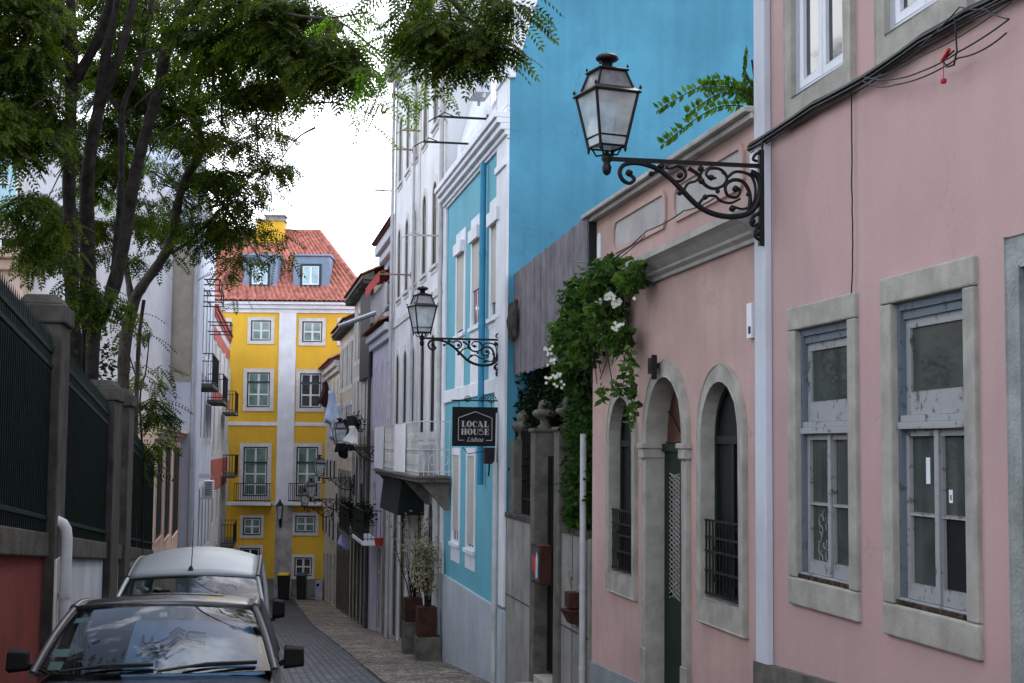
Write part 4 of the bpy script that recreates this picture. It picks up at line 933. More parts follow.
def text_mesh(body, size, xscale=1, off=.0, shear=0, ext=.003, spacing=1.0):
    c = bpy.data.curves.new('t', 'FONT'); c.body = body; c.size = size; c.align_x = 'CENTER'; c.align_y = 'CENTER'; c.offset = off; c.shear = shear; c.extrude = ext; c.space_character = spacing
    o = bpy.data.objects.new('t', c); COL.objects.link(o); dg = bpy.context.evaluated_depsgraph_get(); dg.update()
    me = bpy.data.meshes.new_from_object(o.evaluated_get(dg)); vs = [v.co.copy() for v in me.vertices]; fs = [tuple(p.vertices) for p in me.polygons]
    bpy.data.objects.remove(o); bpy.data.curves.remove(c); bpy.data.meshes.remove(me)
    xs = [v.x for v in vs]; cx = (min(xs)+max(xs))/2
    return [Vector(((v.x-cx)*xscale, v.y, v.z)) for v in vs], fs
W_s = yL-yR; H_s = sz1-sz0; yc_ = -(yL+yR)/2; zc_ = (sz0+sz1)/2
m = MB()
def sgn(body, size, dz, xw, off=0, shear=0, serif=False):
    vs, fs = text_mesh(body, size, 1, off, shear); w_ = max(v.x for v in vs)-min(v.x for v in vs); k = xw/w_
    m.add([(SGs+.034+v.z, yc_+v.x*k, zc_+dz+v.y) for v in vs], fs)

def ring_pts(cx, cz, rx, rz, a0=0, a1=360, n=22): return [(cx+rx*math.cos(R_(lerp(a0, a1, i/n))), cz+rz*math.sin(R_(lerp(a0, a1, i/n)))) for i in range(n+1)]
def glyph(ch):
    T_, t_ = .30, .07
    P = lambda *r: [(x, z) for x, z in r]
    R4 = lambda x0, x1, z0, z1: [(x0, z0), (x1, z0), (x1, z1), (x0, z1)]
    if ch == 'L': return [R4(.08, .08+T_, 0, 1), R4(0, .48, 0, t_), R4(0, .46, 1-t_, 1), R4(.48, .75, 0, t_), R4(.70, .75, 0, .32)]
    if ch == 'H': return [R4(.06, .06+T_, 0, 1), R4(.60, .60+T_, 0, 1), R4(.36, .6, .47, .47+t_), R4(0, .42, 0, t_), R4(0, .42, 1-t_, 1), R4(.54, .96, 0, t_), R4(.54, .96, 1-t_, 1)]
    if ch == 'U': return [R4(.06, .06+T_, .25, 1), R4(.74, .80, .25, 1), R4(0, .42, 1-t_, 1), R4(.66, .88, 1-t_, 1), ring_pts(.43, .26, .37, .27, 180, 360)+ring_pts(.55, .26, .19, .19, 360, 180)]
    if ch == 'E': return [R4(.06, .06+T_, 0, 1), R4(0, .75, 0, t_), R4(0, .75, 1-t_, 1), R4(.36, .58, .47, .47+t_), R4(.70, .75, 0, .28), R4(.70, .75, .72, 1), R4(.56, .60, .36, .64)]
    if ch == 'A': return [[(.30, 1), (.48, 1), (.98, 0), (.62, 0)], [(.30, 1), (.36, 1), (.13, 0), (.07, 0)], R4(0, .26, 0, t_), R4(.5, 1.04, 0, t_), R4(.2, .62, .28, .28+t_)]
    if ch == 'O': return [ring_pts(.45, .5, .45, .52, 90, 270)+ring_pts(.45, .5, .15, .45, 270, 90), ring_pts(.45, .5, .45, .52, 90, -90)[::-1]+ring_pts(.45, .5, .15, .45, 90, -90)]
    if ch == 'C': return [ring_pts(.45, .5, .45, .52, 90, 270)+ring_pts(.45, .5, .15, .45, 270, 90), ring_pts(.45, .5, .36, .52, 90, 35)+ring_pts(.45, .5, .32, .45, 35, 90), ring_pts(.45, .5, .36, .52, -35, -90)+ring_pts(.45, .5, .32, .45, -90, -35), R4(.74, .80, .62, .92)]
    if ch == 'S': return [[(.10, .55), (.30, .70), (.78, .40), (.62, .14), (.72, .10), (.84, .3), (.74, .50), (.36, .76), (.12, .90), (.02, .74)][::-1], ring_pts(.38, .74, .34, .28, 60, 180)+ring_pts(.40, .74, .28, .22, 180, 60), ring_pts(.42, .26, .36, .28, 190, 350)+ring_pts(.40, .26, .30, .22, 350, 190), R4(.62, .67, .72, .98), R4(.04, .09, .02, .30)]
    return []
WD = dict(L=.80, H=1.0, U=.92, E=.80, A=1.06, O=.94, C=.88, S=.88)
def word(txt, hgt, dz, xw):
    tot = sum(WD[c] for c in txt)+.06*(len(txt)-1); k = xw/tot; x = -xw/2
    for c in txt:
        for j, poly in enumerate(glyph(c)):
            pts = [(x+px_*k, dz-hgt/2+pz_*hgt) for px_, pz_ in poly]; clean = []
            for p in pts:
                if not clean or (Vector(p)-Vector(clean[-1])).length > 1e-4: clean.append(p)
            if (Vector(clean[0])-Vector(clean[-1])).length < 1e-4: clean.pop()
            mm = MB(); mm.prism(clean, [], -.001, .003+.0004*j); m.add([(SGs+.031+v[1], yc_+v[0], zc_+v[2]) for v in mm.v], mm.f)
        x += (WD[c]+.06)*k
word('LOCAL', H_s*.155, H_s*.065, W_s*.60); word('HOUSE', H_s*.155, -H_s*.13, W_s*.62); sgn('Lisboa', H_s*.17, -H_s*.33, W_s*.36, 0, .45)
# serif slabs on the capitals
for row, xw in ((H_s*.06, W_s*.60), (-H_s*.13, W_s*.62)):
    pass
hw = W_s*.37; t = .012
def bar(y0, z0, y1, z1):
    d = Vector((0, y1-y0, z1-z0)).normalized()*0; m.tube([(SGs+.036, yc_+y0, zc_+z0), (SGs+.036, yc_+y1, zc_+z1)], .007, 4)
bar(-hw, -H_s*.35, -hw, H_s*.22); bar(hw, -H_s*.35, hw, H_s*.22); bar(-hw, H_s*.22, 0, H_s*.38); bar(hw, H_s*.22, 0, H_s*.38); bar(-hw, -H_s*.35, -W_s*.24, -H_s*.35); bar(hw, -H_s*.35, W_s*.24, -H_s*.35)
m.part('lettering', txtw, SG)
# ---------------------------------------------------------------- tall white building
sw0, sw1 = r.S(391.5), sb0-.02
ztw = EYE+11.6
TW = thing('tall_white_building', 'tall white apartment building with narrow arched windows beside the blue house', 'building', r, (sw1, 0, r.g(sw1)))
holes = []
tw = dict(surm=offwhite, frm=darkgreen, gl=fglass, proud=.06, rv=.16, arch=True)
cw = [r.S(p) for p in (396.7, 404.2, 411.8, 421.6, 432, 441)]
cw[5] = r.S(439.6)
for i, c in enumerate(cw):
    for (zb, zt_) in ((.4, 2.85), (4.6, 6.75), (8.2, 10.3)):
        holes.append(window(TW, c, EYE+zb, .82 if i < 5 else .6, zt_-zb, sur=.16, lint=.2, sill=.2, sillproud=.1 if zb > 1 else 0, **tw))
gfl = []
for i, c in enumerate((cw[0], cw[1], cw[3]-.2, cw[4], cw[5])):
    zb = r.g(c)+(.1 if i != 3 else .2); zt_ = EYE-1.35
    holes.append(window(TW, c, zb, .85 if i != 4 else .55, zt_-zb, sur=.18, lint=.25, sill=.1, surm=limest if i < 2 else offwhite, frm=darkgreen, gl=dglass, proud=.06, rv=.22, arch=True, rows=(.3,)))
wallmesh(TW, r, sw0, sw1, ztw, holes, tallwhite, 9)
cornice(TW, sw0, sw1, ztw, [(.15, .15), (.35, .15), (.45, .1)], offwhite)
m = MB(); tileroof(m, lambda u, v: (lerp(sw0, sw1, u), lerp(-.4, 4.5, v), ztw+.42+lerp(0, 2, v)), 130, 14, .05, 45); tileroof(m, lambda u, v: (lerp(sw0, sw1, u), lerp(9.2, 4.5, v), ztw+.42+lerp(0, 2, v)), 130, 14, .05, 45); m.box(sw0, sw1, 0, 9, ztw+.0, ztw+.41); m.part('roof', rtile, TW)
m = MB(); m.box(sw0, sw1, -.04, -.002, EYE+3.75, EYE+3.95); m.box(sw0, sw1, -.03, -.002, EYE-.05, EYE+.1); 
for x in (sw0+.15, (cw[2]+cw[3])/2, sw1-.12): m.box(x-.14, x+.14, -.025, -.0025, r.g(x)+.1, ztw)
m.part('trim', offwhite, TW, bevel=.01)
for k, (px, lab) in enumerate(((392.6, 'grey drainpipe on the far left edge of the white building'), (414.5, 'thin grey drainpipe between the third and fourth window columns of the white building'), (445, 'pale drainpipe where the white building meets the blue house'))):
    s = r.S(px) if px < 440 else sw1-.06; m = MB(); m.tube([(s, -.12, r.g(s)), (s, -.12, ztw)], .055 if k != 1 else .04, 8)
    m.top('drainpipe', greypipe, r, (s, 0, r.g(s)), lab, 'drainpipe')
# balcony with white panels
s0, s1 = r.S(375.5, 447, -.8), r.S(418, 447, -.8); zbt = (r.Z(440, 468, -.7)+r.Z(394, 466, -.7))/2
zbt = EYE-.66
BC = thing('enclosed_balcony', 'long balcony with white sheets and lacy white ironwork on the white building', 'balcony', r, ((s0+s1)/2, 0, zbt-.2))
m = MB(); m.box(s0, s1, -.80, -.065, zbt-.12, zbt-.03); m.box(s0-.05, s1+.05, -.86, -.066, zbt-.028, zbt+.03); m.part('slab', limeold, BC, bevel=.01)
m = MB(); zr = zbt+1.25
for zz in (zbt+.12, zbt+.62, zr): 
    m.box(s0, s1, -.80, -.775, zz-.012, zz+.012)
    m.box(s0, s0+.02, -.80, -.06, zz-.012, zz+.012); m.box(s1-.02, s1, -.80, -.06, zz-.012, zz+.012)
n = 70
for i in range(n+1): x = lerp(s0, s1, i/n); m.box(x-.007, x+.007, -.795, -.78, zbt+.03, zr)
for i in range(7): y = -.78+i*.115; m.box(s1-.017, s1-.003, y-.007, y+.007, zbt+.03, zr); m.box(s0+.003, s0+.017, y-.007, y+.007, zbt+.03, zr)
for i in range(40):
    x = lerp(s0, s1, (i+.5)/40); m.tube([(x+.09*math.cos(t*.785), -.79, zbt+.38+.12*math.sin(t*.785)) for t in range(9)], .008, 4, cap=False)
for i in range(3):
    y = -.7+i*.25; m.tube([(s1-.01, y+.09*math.cos(t*.785), zbt+.38+.12*math.sin(t*.785)) for t in range(9)], .008, 4, cap=False)
for z_ in (zbt+.9,):
    for i in range(40): x = lerp(s0, s1, (i+.5)/40); m.tube([(x+.06*math.cos(t*.785), -.79, z_+.1*math.sin(t*.785)) for t in range(9)], .006, 4, cap=False)
m.part('railing', offwhite, BC)
sheet = mat('white_sheet', (.72, .72, .74), .8, .05, 2, .1)
for (a, b) in ((s0, r.S(385, 447, -.8)), (r.S(395.5, 447, -.8), r.S(407, 447, -.8))):
    m = MB(); m.patch(lambda u, v: (lerp(a, b, u), -.83-.012*math.sin(u*40), lerp(zbt+.06, zr-.02, v)), 40, 2); m.part('panel', sheet, BC)
m = MB(); m.box(s0-.022, s0-.004, -.80, -.1, zbt+.05, zr); m.part('panel', sheet, BC)
m = MB()
for x in (s0+.2, lerp(s0, s1, .33), lerp(s0, s1, .66), s1-.2):
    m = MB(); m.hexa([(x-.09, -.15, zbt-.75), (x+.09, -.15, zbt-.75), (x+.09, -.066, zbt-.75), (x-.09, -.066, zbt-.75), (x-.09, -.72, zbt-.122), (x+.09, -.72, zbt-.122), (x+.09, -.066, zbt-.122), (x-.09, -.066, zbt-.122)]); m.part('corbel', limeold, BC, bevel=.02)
# shop awning box below
a, b = r.S(384, 447, -.6), r.S(402, 447, -.6); z0, z1 = EYE-1.75, EYE-.86
m = MB(); m.hexa([(a, -.7, z0), (b, -.7, z0), (b, -.003, z0), (a, -.003, z0), (a, -.6, z1), (b, -.6, z1), (b, -.003, z1), (a, -.003, z1)]); m.top('shop_awning', mat('dark_green_canvas', (.010, .018, .015), .8, .2, 3), r, (a, 0, z0), 'dark green boxy awning under the left end of the white balcony', 'awning', bevel=.01)
# planters in front
def planter(px, pyb, pyt, w_, y, lab, dense, hgt):
    s, zb = r.P(px, pyb, y); zt_ = r.Z(px, pyt, y); gz_ = zb; MB().box(s-.24, s+.26, y-.24, -.09, r.g(s)-.3, zb-.003).part('entrance_step', limeold, TW, bevel=.015)
    T = thing('corten_planter', lab, 'planter', r, (s, y, gz_), 'rusty box planters with shrubs')
    m = MB(); m.box(s-w_/2, s+w_/2, y-w_/2, y+w_/2, gz_+.002+max(0, zb-gz_)*0, gz_+(zt_-zb)); m.part('box', corten, T, bevel=.012)
    zt_ = gz_+(zt_-zb); rr = random.Random(int(px)); m = MB(); lv = MB()
    for k in range(14 if dense else 9):
        p = Vector((s+rr.uniform(-.08, .08), y+rr.uniform(-.08, .08), zt_-.02)); d = Vector((rr.uniform(-.16, .16), rr.uniform(-.16, .16), 1)); pts = [p]
        for j in range(5): d = (d+Vector((rr.uniform(-.18, .18), rr.uniform(-.18, .18), .1))).normalized(); pts.append(pts[-1]+d*hgt/5)
        m.tube(pts, [.018, .015, .012, .009, .006, .003], 5)
        for j in range((70 if dense else 34)):
            q = pts[rr.randint(2, 5)]+Vector((rr.gauss(0, .07), rr.gauss(0, .07), rr.gauss(0, .12))); a_ = Vector((rr.gauss(0, 1), rr.gauss(0, 1), rr.gauss(0, 1))).normalized(); b_ = a_.orthogonal().normalized(); sz = rr.uniform(.06, .12)
            lv.add([q, q+a_*sz*.5+b_*sz*.3, q+a_*sz, q+a_*sz*.5-b_*sz*.3], [(0, 1, 2, 3)])
    m.part('branches', bark, T); lv.part('leaves', leaf_dry, T)
planter(426, 636, 606, .44, -.42, 'rusty box planter with a bushy dry shrub, the nearer of the two', True, 1.35)
planter(412.5, 621, 597, .44, -.42, 'rusty box planter with a sparse leggy shrub, the farther of the two', False, 1.9)

# ---------------------------------------------------------------- houses further down on the right
# lilac house
sl0, sl1 = r.S(371.5), sw0-.02
zl = EYE+4.0
LH = thing('lilac_house', 'lilac and pink fronted house with an old tiled eave and a set back attic', 'house', r, (sl1, 0, r.g(sl1)))
lil = mat('lilac_plaster', (.50, .47, .56), .85, .08, 1, .12, .2, 20); pinkl = mat('pink_lilac_plaster', (.50, .33, .40), .85, .08, 1, .12, .2, 20)
holes = []
for px in (375.5, 381, 387):
    c = r.S(px); holes.append(window(LH, c, EYE+.9, .55, 1.9, sur=.14, surm=lil, gl=fglass, rv=.1)); holes.append(window(LH, c, EYE-3.1, .6, 1.7, sur=.14, surm=limest, gl=fglass, rv=.1)) if px != 381 else None
c = r.S(384); holes.append(window(LH, r.S(381), r.g(r.S(381))+.1, .9, 2.6, sur=.2, surm=limest, gl=fglass, rv=.15, rows=(.25,)))
wallmesh(LH, r, sl0, sl1, zl, holes, lil, 7)
MB().box(sl0+.02, sl1-.02, -.012, -.0015, EYE-.5, EYE+.62).part('pink_panel', pinkl, LH)
MB().box(sl1-1.9, sl1-.02, -.05, -.0015, r.g(sl1)-.3, EYE-.9).part('stone_cladding', mat('brown_stone', (.26, .22, .18), .9, .25, 3, .2, .5, 20), LH)
m = MB(); m.box(sl0, sl1, -.28, 0-.002, zl-.25, zl); m.box(sl0, sl1, -.15, -.0025, zl-.5, zl-.252); m.part('cornice', greywhite, LH, bevel=.03)
m = MB(); tileroof(m, lambda u, v: (lerp(sl0, sl1, u), lerp(-.42, 1.0, v), zl+.02+lerp(0, .65, v)), 90, 7, .07, 30); m.quad((sl0, -.38, zl+.01), (sl1, -.38, zl+.01), (sl1, 1, zl+.6), (sl0, 1, zl+.6)); m.part('roof', rtiled, LH)
m = MB(); m.box(sl0+.1, sl1-.1, .35, 6.9, zl, EYE+7.3); m.box(sl0, sl1, .0, 7, EYE+7.0, EYE+7.35); m.box(sl0+.05, sl1-.05, .15, 6.95, EYE+6.7, EYE+6.98); m.part('attic', greywhite, LH, bevel=.03)
m = MB(); tileroof(m, lambda u, v: (lerp(sl0, sl1, u), lerp(-.12, 4, v), EYE+7.4+lerp(0, 1.2, v)), 90, 12, .07, 30); m.quad((sl0, -.1, EYE+7.37), (sl1, -.1, EYE+7.37), (sl1, 4, EYE+8.5), (sl0, 4, EYE+8.5)); m.part('upper_roof', rtiled, LH)
for px in (377, 385): c = r.S(px); W_ = MB().box(c-.4, c+.4, .32, .34, EYE+5.1, EYE+6.5).part('attic_window', dglass, LH)
sx0, sx1 = sl0+1.5, sl1-.6
m = MB(); m.box(sx0, sx1, -.25, -.21, EYE+5.30, EYE+5.35)
for i in range(24): x = lerp(sx0, sx1, i/23); m.box(x-.01, x+.01, -.25, -.22, EYE+4.4, EYE+5.29)
m.part('roof_railing', greywhite, LH)
m = MB(); m.patch(lambda u, v: (lerp(sx0-.1, sx1+.1, u), lerp(.3, -.42, v), EYE+lerp(5.9, 5.68, v)+.015*math.sin(u*60)), 40, 4); m.patch(lambda u, v: (lerp(sx0-.1, sx1+.1, u), -.42-.02*math.sin(u*60), EYE+lerp(5.68, 5.35-.03*math.sin(u*90), v)), 60, 2)
m.top('red_awning', mat('red_canvas', (.42, .025, .02), .7, .1, 3), r, (sx0, 0, EYE+5.3), 'faded red awning stretched above the old roof of the lilac house', 'awning')
# two old houses stepping down the hill
cream = mat('cream_plaster', (.50, .45, .37), .85, .12, 1.2, .2, .2, 20); greyst = mat('sooty_plaster', (.26, .24, .22), .9, .2, 1.2, .25, .3, 20)
eavew = mat('weathered_eave_wood', (.13, .115, .10), .9, .25, 3)
def old_house(sc0, sc1, dz, label, wm, nwin, slate, name='old_house'):
    zc = EYE+dz
    CH = thing(name, label, 'house', r, (sc1, 0, r.g(sc1)))
    holes = []; ss = [lerp(sc0+.8, sc1-1.0, i/(nwin-1)) for i in range(nwin)]
    for i, c in enumerate(ss):
        for zb, h in ((dz-2.6, 1.9), (dz-5.6, 2.1), (dz-8.5, 1.9)):
            if slate and c > r.S(362) and zb > 1: continue
            holes.append(window(CH, c, EYE+zb, .72, h, sur=.18, lint=.2, surm=offwhite if zb > -1 else greyst, gl=fglass, frm=darkgreen if i % 2 else offwhite, rv=.12, proud=.06, rail=.9 if (zb < 0 and i % 3 == 0) else 0))
        zb = r.g(c)+.1
        holes.append(window(CH, c, zb, .85, max(1.6, EYE+dz-9.2-zb), sur=.2, lint=.22, sill=.05, surm=limeold, gl=fglass, frm=brownw, rv=.2, proud=.06, rows=(.22,)))
    wallmesh(CH, r, sc0, sc1, zc, holes, wm, 7)
    if slate: m = MB(); a = r.S(361); m.box(a, sc1, -.12, -.004, EYE+2.6, zc-.2); m.part('slate_bay', dslate, CH, bevel=.02)
    m = MB(); m.hexa([(sc0-.1, -.45, zc-.02), (sc1, -.45, zc-.02), (sc1, 0, zc-.02), (sc0-.1, 0, zc-.02), (sc0-.1, -.45, zc+.1), (sc1, -.45, zc+.1), (sc1, 0, zc+.3), (sc0-.1, 0, zc+.3)])
    for i in range(12): x = lerp(sc0, sc1-.2, i/11); m.box(x, x+.1, -.40, -.002, zc-.16, zc-.021)
    m.part('eave', eavew, CH)
    m = MB(); tileroof(m, lambda u, v: (lerp(sc0, sc1, u), lerp(-.48, 3.5, v), zc+.14+lerp(0, 1.8, v)), 110, 14, .07, 36); tileroof(m, lambda u, v: (lerp(sc0, sc1, u), lerp(7.2, 3.5, v), zc+.14+lerp(0, 1.8, v)), 110, 14, .07, 36); m.part('roof', rtiled, CH)
sc1 = sl0-.02; scm = r.S(352.5); sc0 = r.S(338.5)
old_house(scm, sc1, 6.2, 'grey cream house with a dark slate clad bay beside the lilac house', cream, 5, True)
old_house(sc0, scm-.02, 5.35, 'cream house with narrow windows between the grey cream house and the corner house', mat('yellowish_cream_plaster', (.54, .48, .36), .85, .1, 1.2, .2, .2, 20), 6, False)
m = MB()
p0 = PT(389, 47.6, 308); p1 = PT(340, 52.5, 326)
m.tube([p0, p1], .085, 10); m.top('metal_flue', mat('dull_zinc', (.32, .33, .35), .5, .1, 3, metal=.6), WF, tuple((p0+p1)/2), 'long slanting grey metal pipe sticking out from the old roofs', 'pipe')
# white end house
se0, se1 = r.S(325), sc0-.02
EH = thing('white_corner_house', 'narrow whitish house with a red tiled eave at the far right corner', 'house', r, (se1, 0, r.g(se1)))
ze = EYE+4.3; holes = []
for i in range(4):
    c = lerp(se0+1.2, se1-1.2, i/3)
    for zb in (1.6, -1.6, -4.6): holes.append(window(EH, c, EYE+zb, .8, 1.8, sur=.18, surm=offwhite, gl=fglass, rv=.12, rail=.9 if zb < 0 else 0))
    zb = r.g(c)+.1; holes.append(window(EH, c, zb, .9, 2.3, sur=.18, surm=limest, gl=fglass, rv=.15))
wallmesh(EH, r, se0, se1, ze, holes, mat('warm_white_plaster', (.62, .58, .48), .85, .08, 1, .12), 7)
m = MB(); m.box(se0-.3, se1, -.3, -.003, ze-.35, ze-.05); m.box(se0-.15, se1, -.16, -.004, ze-.6, ze-.352); m.part('cornice', offwhite, EH, bevel=.03)
m = MB(); tileroof(m, lambda u, v: (lerp(se0-.5, se1, u), lerp(-.5, 3.5, v), ze+lerp(0, 1.8, v)), 120, 12, .08, 42); m.quad((se0-.4, -.45, ze-.03), (se1, -.45, ze-.03), (se1, 3.5, ze+1.6), (se0-.4, 3.5, ze+1.6)); m.part('roof', rtile, EH)
# lamps further down
for (px, py, lab) in ((383.5, 447, 'third bracket lamp down the street, in front of the hanging laundry'), (355, 478, 'bracket lamp on the cream house, lower than the laundry'), (343, 499, 'smaller bracket lamp on the cream house near its far end'), (334, 507.5, 'farthest bracket lamp on the right, against the yellow house')):
    lamp_at(px, py, lab)
# laundry
def cloth(s, z, w_, h, y, m_, lab, name='laundry', cat='laundry'):
    mb = MB(); rr = random.Random(int(abs(s*100))); ph = rr.random()*6
    mb.patch(lambda u, v: (s+(u-.5)*w_*(1-.15*v)+.03*math.sin(5*v+ph), y+.15*math.sin(u*7+ph)*(.4+v)+.045*math.sin(u*25+v*3)+.05*math.sin(v*5), z-h*v*(1+.10*math.sin(u*6+ph)+.04*math.sin(u*19))), 44, 12)
    o = mb.top(name, m_, r, (s, y, z), lab, cat, 'washing hung out over the street'); md = o.modifiers.new('t', 'SOLIDIFY'); md.thickness = .012; return o
clo = [((331, 399), 2.2, 1.5, -.8, mat('pale_blue_cloth', (.42, .52, .70), .85, .1, 2), 'pale blue sheet bunched on the clothes line near the yellow house'),
 ((337, 412), 1.8, 1.5, -.9, mat('blue_white_cloth', (.50, .56, .66), .85, .2, 3), 'bluish white cloth hanging below the pale blue sheet'),
 ((344, 428), 1.5, 1.3, -.9, mat('black_cloth', (.012, .012, .016), .9, .1, 2), 'black trousers hanging behind the third bracket lamp'),
 ((350, 424), 1.2, 1.1, -.9, mat('charcoal_cloth', (.025, .025, .03), .9, .1, 2), 'charcoal shirt hanging right of the black trousers'),
 ((325, 390), 1.6, 1.1, -.8, mat('dark_plum_cloth', (.05, .02, .03), .9, .1, 2), 'dark plum garment at the left end of the clothes line'),
 ((352, 434), .5, .6, -1.1, mat('white_cloth', (.66, .66, .66), .9, .1, 2), 'small white cloth pegged beside the charcoal shirt'),
 ((345, 525), .9, 1.3, -.5, mat('violet_cloth', (.35, .35, .55), .9, .1, 2), 'light violet towel hanging low on the cream house front')]
for (pp, w_, h, y, mt, lab) in clo:
    s, z = r.P(pp[0], pp[1]-8, y); cloth(s, z, w_, h, y, mt, lab)
s, z = r.P(365, 405, -1.1); s2, z2 = r.P(327, 380, -1.1); m = MB(); m.tube([(s, -1.1, EYE+1.9), (s2, -1.1, EYE+1.9)], .012, 5)
# dark cluttered balconies with plants
def balcony(px0, px1, zf, lab, plants=None, F=r, depth=.7, matr=iron, slabm=limeold, name='iron_balcony'):
    a, b = F.S(px0), F.S(px1); a, b = min(a, b), max(a, b)
    T = thing(name, lab, 'balcony', F, ((a+b)/2, 0, zf), 'small balconies on the house fronts')
    MB().box(a, b, -depth, -.065, zf-.14, zf).part('slab', slabm, T, bevel=.02)
    m = MB(); n = max(4, int((b-a)/.12))
    for i in range(n+1): x = lerp(a+.02, b-.02, i/n); m.box(x-.009, x+.009, -depth+.02, -depth+.04, zf, zf+1.0)
    for k in range(5): y = lerp(-depth+.03, -.1, k/4); [m.box(x-.009, x+.009, y-.009, y+.009, zf, zf+1.0) for x in (a+.02, b-.02)]
    for zz in (.08, 1.0): m.box(a, b, -depth+.015, -depth+.045, zf+zz-.015, zf+zz+.015); m.box(a, a+.03, -depth, -.07, zf+zz-.015, zf+zz+.015); m.box(b-.03, b, -depth, -.07, zf+zz-.015, zf+zz+.015)
    m.part('railing', matr, T)
    if plants:
        m = MB(); rr = random.Random(int(px0)); leafcloud(m, [(Vector((lerp(a, b, t), -depth*.7, zf+.8)), (.3, .25, .5), 160) for t in (.15, .4, .65, .9)], .12, rr)
        m.top('trailing_plant', leaf_d, F, ((a+b)/2, -.3, zf+.02), plants, 'plant')
    return T
balcony(360, 371, EYE+.0, 'dark balcony crowded with plants under the slate clad end of the cream house', 'dark plants crowding the balcony behind the third bracket lamp')
balcony(357, 368, EYE-3.3, 'low dark balcony on the cream house above the street doors', 'trailing plants on the low dark balcony of the cream house')
balcony(373, 385, EYE-3.1, 'small white slab balcony with potted plants on the lilac house', 'green potted plants on the lilac house balcony', slabm=whitep)
s, z = r.P(376, 512, -.5); m = MB(); m.lathe([(.10, 0), (.15, .25), (.16, .27), (.13, .27)], (s, -.4, EYE-3.09), 12); m.top('flower_pot', mat('red_clay', (.4, .05, .03), .7, .1, 5), r, (s, -.4, EYE-3.09), 'red flower pot on the small balcony of the lilac house', 'flower pot')
sp0 = r.S(371); m = MB(); m.tube([(sp0, -.1, r.g(sp0)), (sp0, -.1, EYE+3.4)], .06, 8); m.top('drainpipe', mat('dark_pipe', (.05, .055, .07), .5, .1, 3), r, (sp0, 0, r.g(sp0)), 'dark drainpipe between the cream house and the lilac house', 'drainpipe')

# ---------------------------------------------------------------- yellow house across the end of the street
y_ = YF; gx = 0.0
yl, yr = y_.S(150), y_.S(380)
zey = y_.Z(285, 303)
YH = thing('yellow_house', 'bright yellow house with white bands, dormers and a red tiled roof closing the street', 'house', y_, (y_.S(285), 0, 0))
holes = []
shutg = mat('dark_teal_window_frame', (.02, .05, .06), .5, .1, 5)
def ywin(a, b, t, bt, gl, sur, **k):
    s0, s1 = y_.S(a), y_.S(b); zt_ = y_.Z((a+b)/2, t); zb = y_.Z((a+b)/2, bt); w_ = s1-s0-2*sur; h = zt_-zb-2*sur
    sur -= .05; w_ += .1; h += .1; yellow_win(( s0+s1)/2, zb+sur, w_, h, gl, sur, **k)
def yellow_win(s, z, w_, h, gl, sur, rows=(.5,), **k):
    holes.append(rect(s-w_/2-.02, s+w_/2+.02, z-.02, z+h+.02))
    x0, x1 = s-w_/2, s+w_/2
    W_ = MB().prism(rect(x0-sur, x1+sur, z-sur, z+h+sur), [rect(x0, x1, z, z+h)], -.05, .15).part('window', k.get('surm', limest_l), YH, bevel=.01)
    MB().prism(rect(x0+.003, x1-.003, z+.003, z+h-.003), [rect(x0+.07, x1-.07, z+.07, z+h-.07)], -.0, .1).part('frame', shutg, W_)
    m = MB(); rs = [0]+sorted(1-q for q in rows)+[1]
    for kx_ in range(2):
        p, q = (x0+.075, s-.005) if kx_ == 0 else (s+.005, x1-.075); hs = []
        for ra_, rb_ in zip(rs, rs[1:]): hs.append(rect(p+.05, q-.05, z+.07+(h-.14)*ra_+.04, z+.07+(h-.14)*rb_-.04))
        m.prism(rect(p, q, z+.075, z+h-.075), hs, .02, .07)
    m.part('sash', whitep, W_)
    if len(rows) > 1: MB().box(x0+.07, x1-.07, -.01, .019, z+h*(1-rows[0])-.05, z+h*(1-rows[0])+.05).part('transom', shutg, W_)
    MB().box(x0+.01, x1-.01, .045, .052, z+.01, z+h-.01).part('pane', gl, W_)
    if k.get('rail'):
        m = MB(); a, b = k['rail']; 
        for i in range(17): x = lerp(a, b, i/16); m.box(x-.014, x+.014, -.55, -.52, z-.3, z+.72)
        for zz in (z+.72, z-.22): m.box(a, b, -.56, -.51, zz-.02, zz+.02); m.box(a, a+.03, -.55, -.03, zz-.02, zz+.02); m.box(b-.03, b, -.55, -.03, zz-.02, zz+.02)
        m.part('balcony_railing', iron, W_)
        MB().box(a-.1, b+.1, -.6, -.052, z-.5, z-.32).part('balcony_slab', whitep, W_, bevel=.02)
limest_l = mat('pale_limestone', (.60, .58, .57), .85, .08, 3, .1)
ywin(245, 272, 317, 344, gglass, .24); ywin(296.6, 323.7, 318, 345.6, gglass, .24)
ywin(242, 272.5, 368.6, 411, gglass, .26, rows=(.28, .64)); ywin(295, 324, 369.5, 411.7, dglass, .26, rows=(.28, .64))
for (a, b, ra_, rb_) in ((240, 271.7, 237, 272), (293, 322, 291, 322)):
    ywin(a, b, 443, 500, gglass, .26, rows=(.32, .55, .78), rail=(y_.S(ra_), y_.S(rb_)))
ywin(242, 265.6, 515, 538, gglass, .2); ywin(293.7, 320, 512.5, 535.5, gglass, .22)
ywin(240, 265, 545, 596, dglass, .2); ywin(294, 317, 554.5, 579, mat('brown_window_pane', (.08, .05, .025), .5, .3, 2), .2)  # right ground window has a plain brown pane
for (a, b) in ((200, 229), (335, 362)):
    ywin(a, b, 318, 345.6, gglass, .24); ywin(a, b, 369.5, 411.7, dglass, .26, rows=(.28, .64)); ywin(a, b, 443, 500, gglass, .26, rows=(.32, .55, .78))
wallmesh(YH, y_, yl, yr, zey-.5, holes, yellow, 9, zb=-.5)
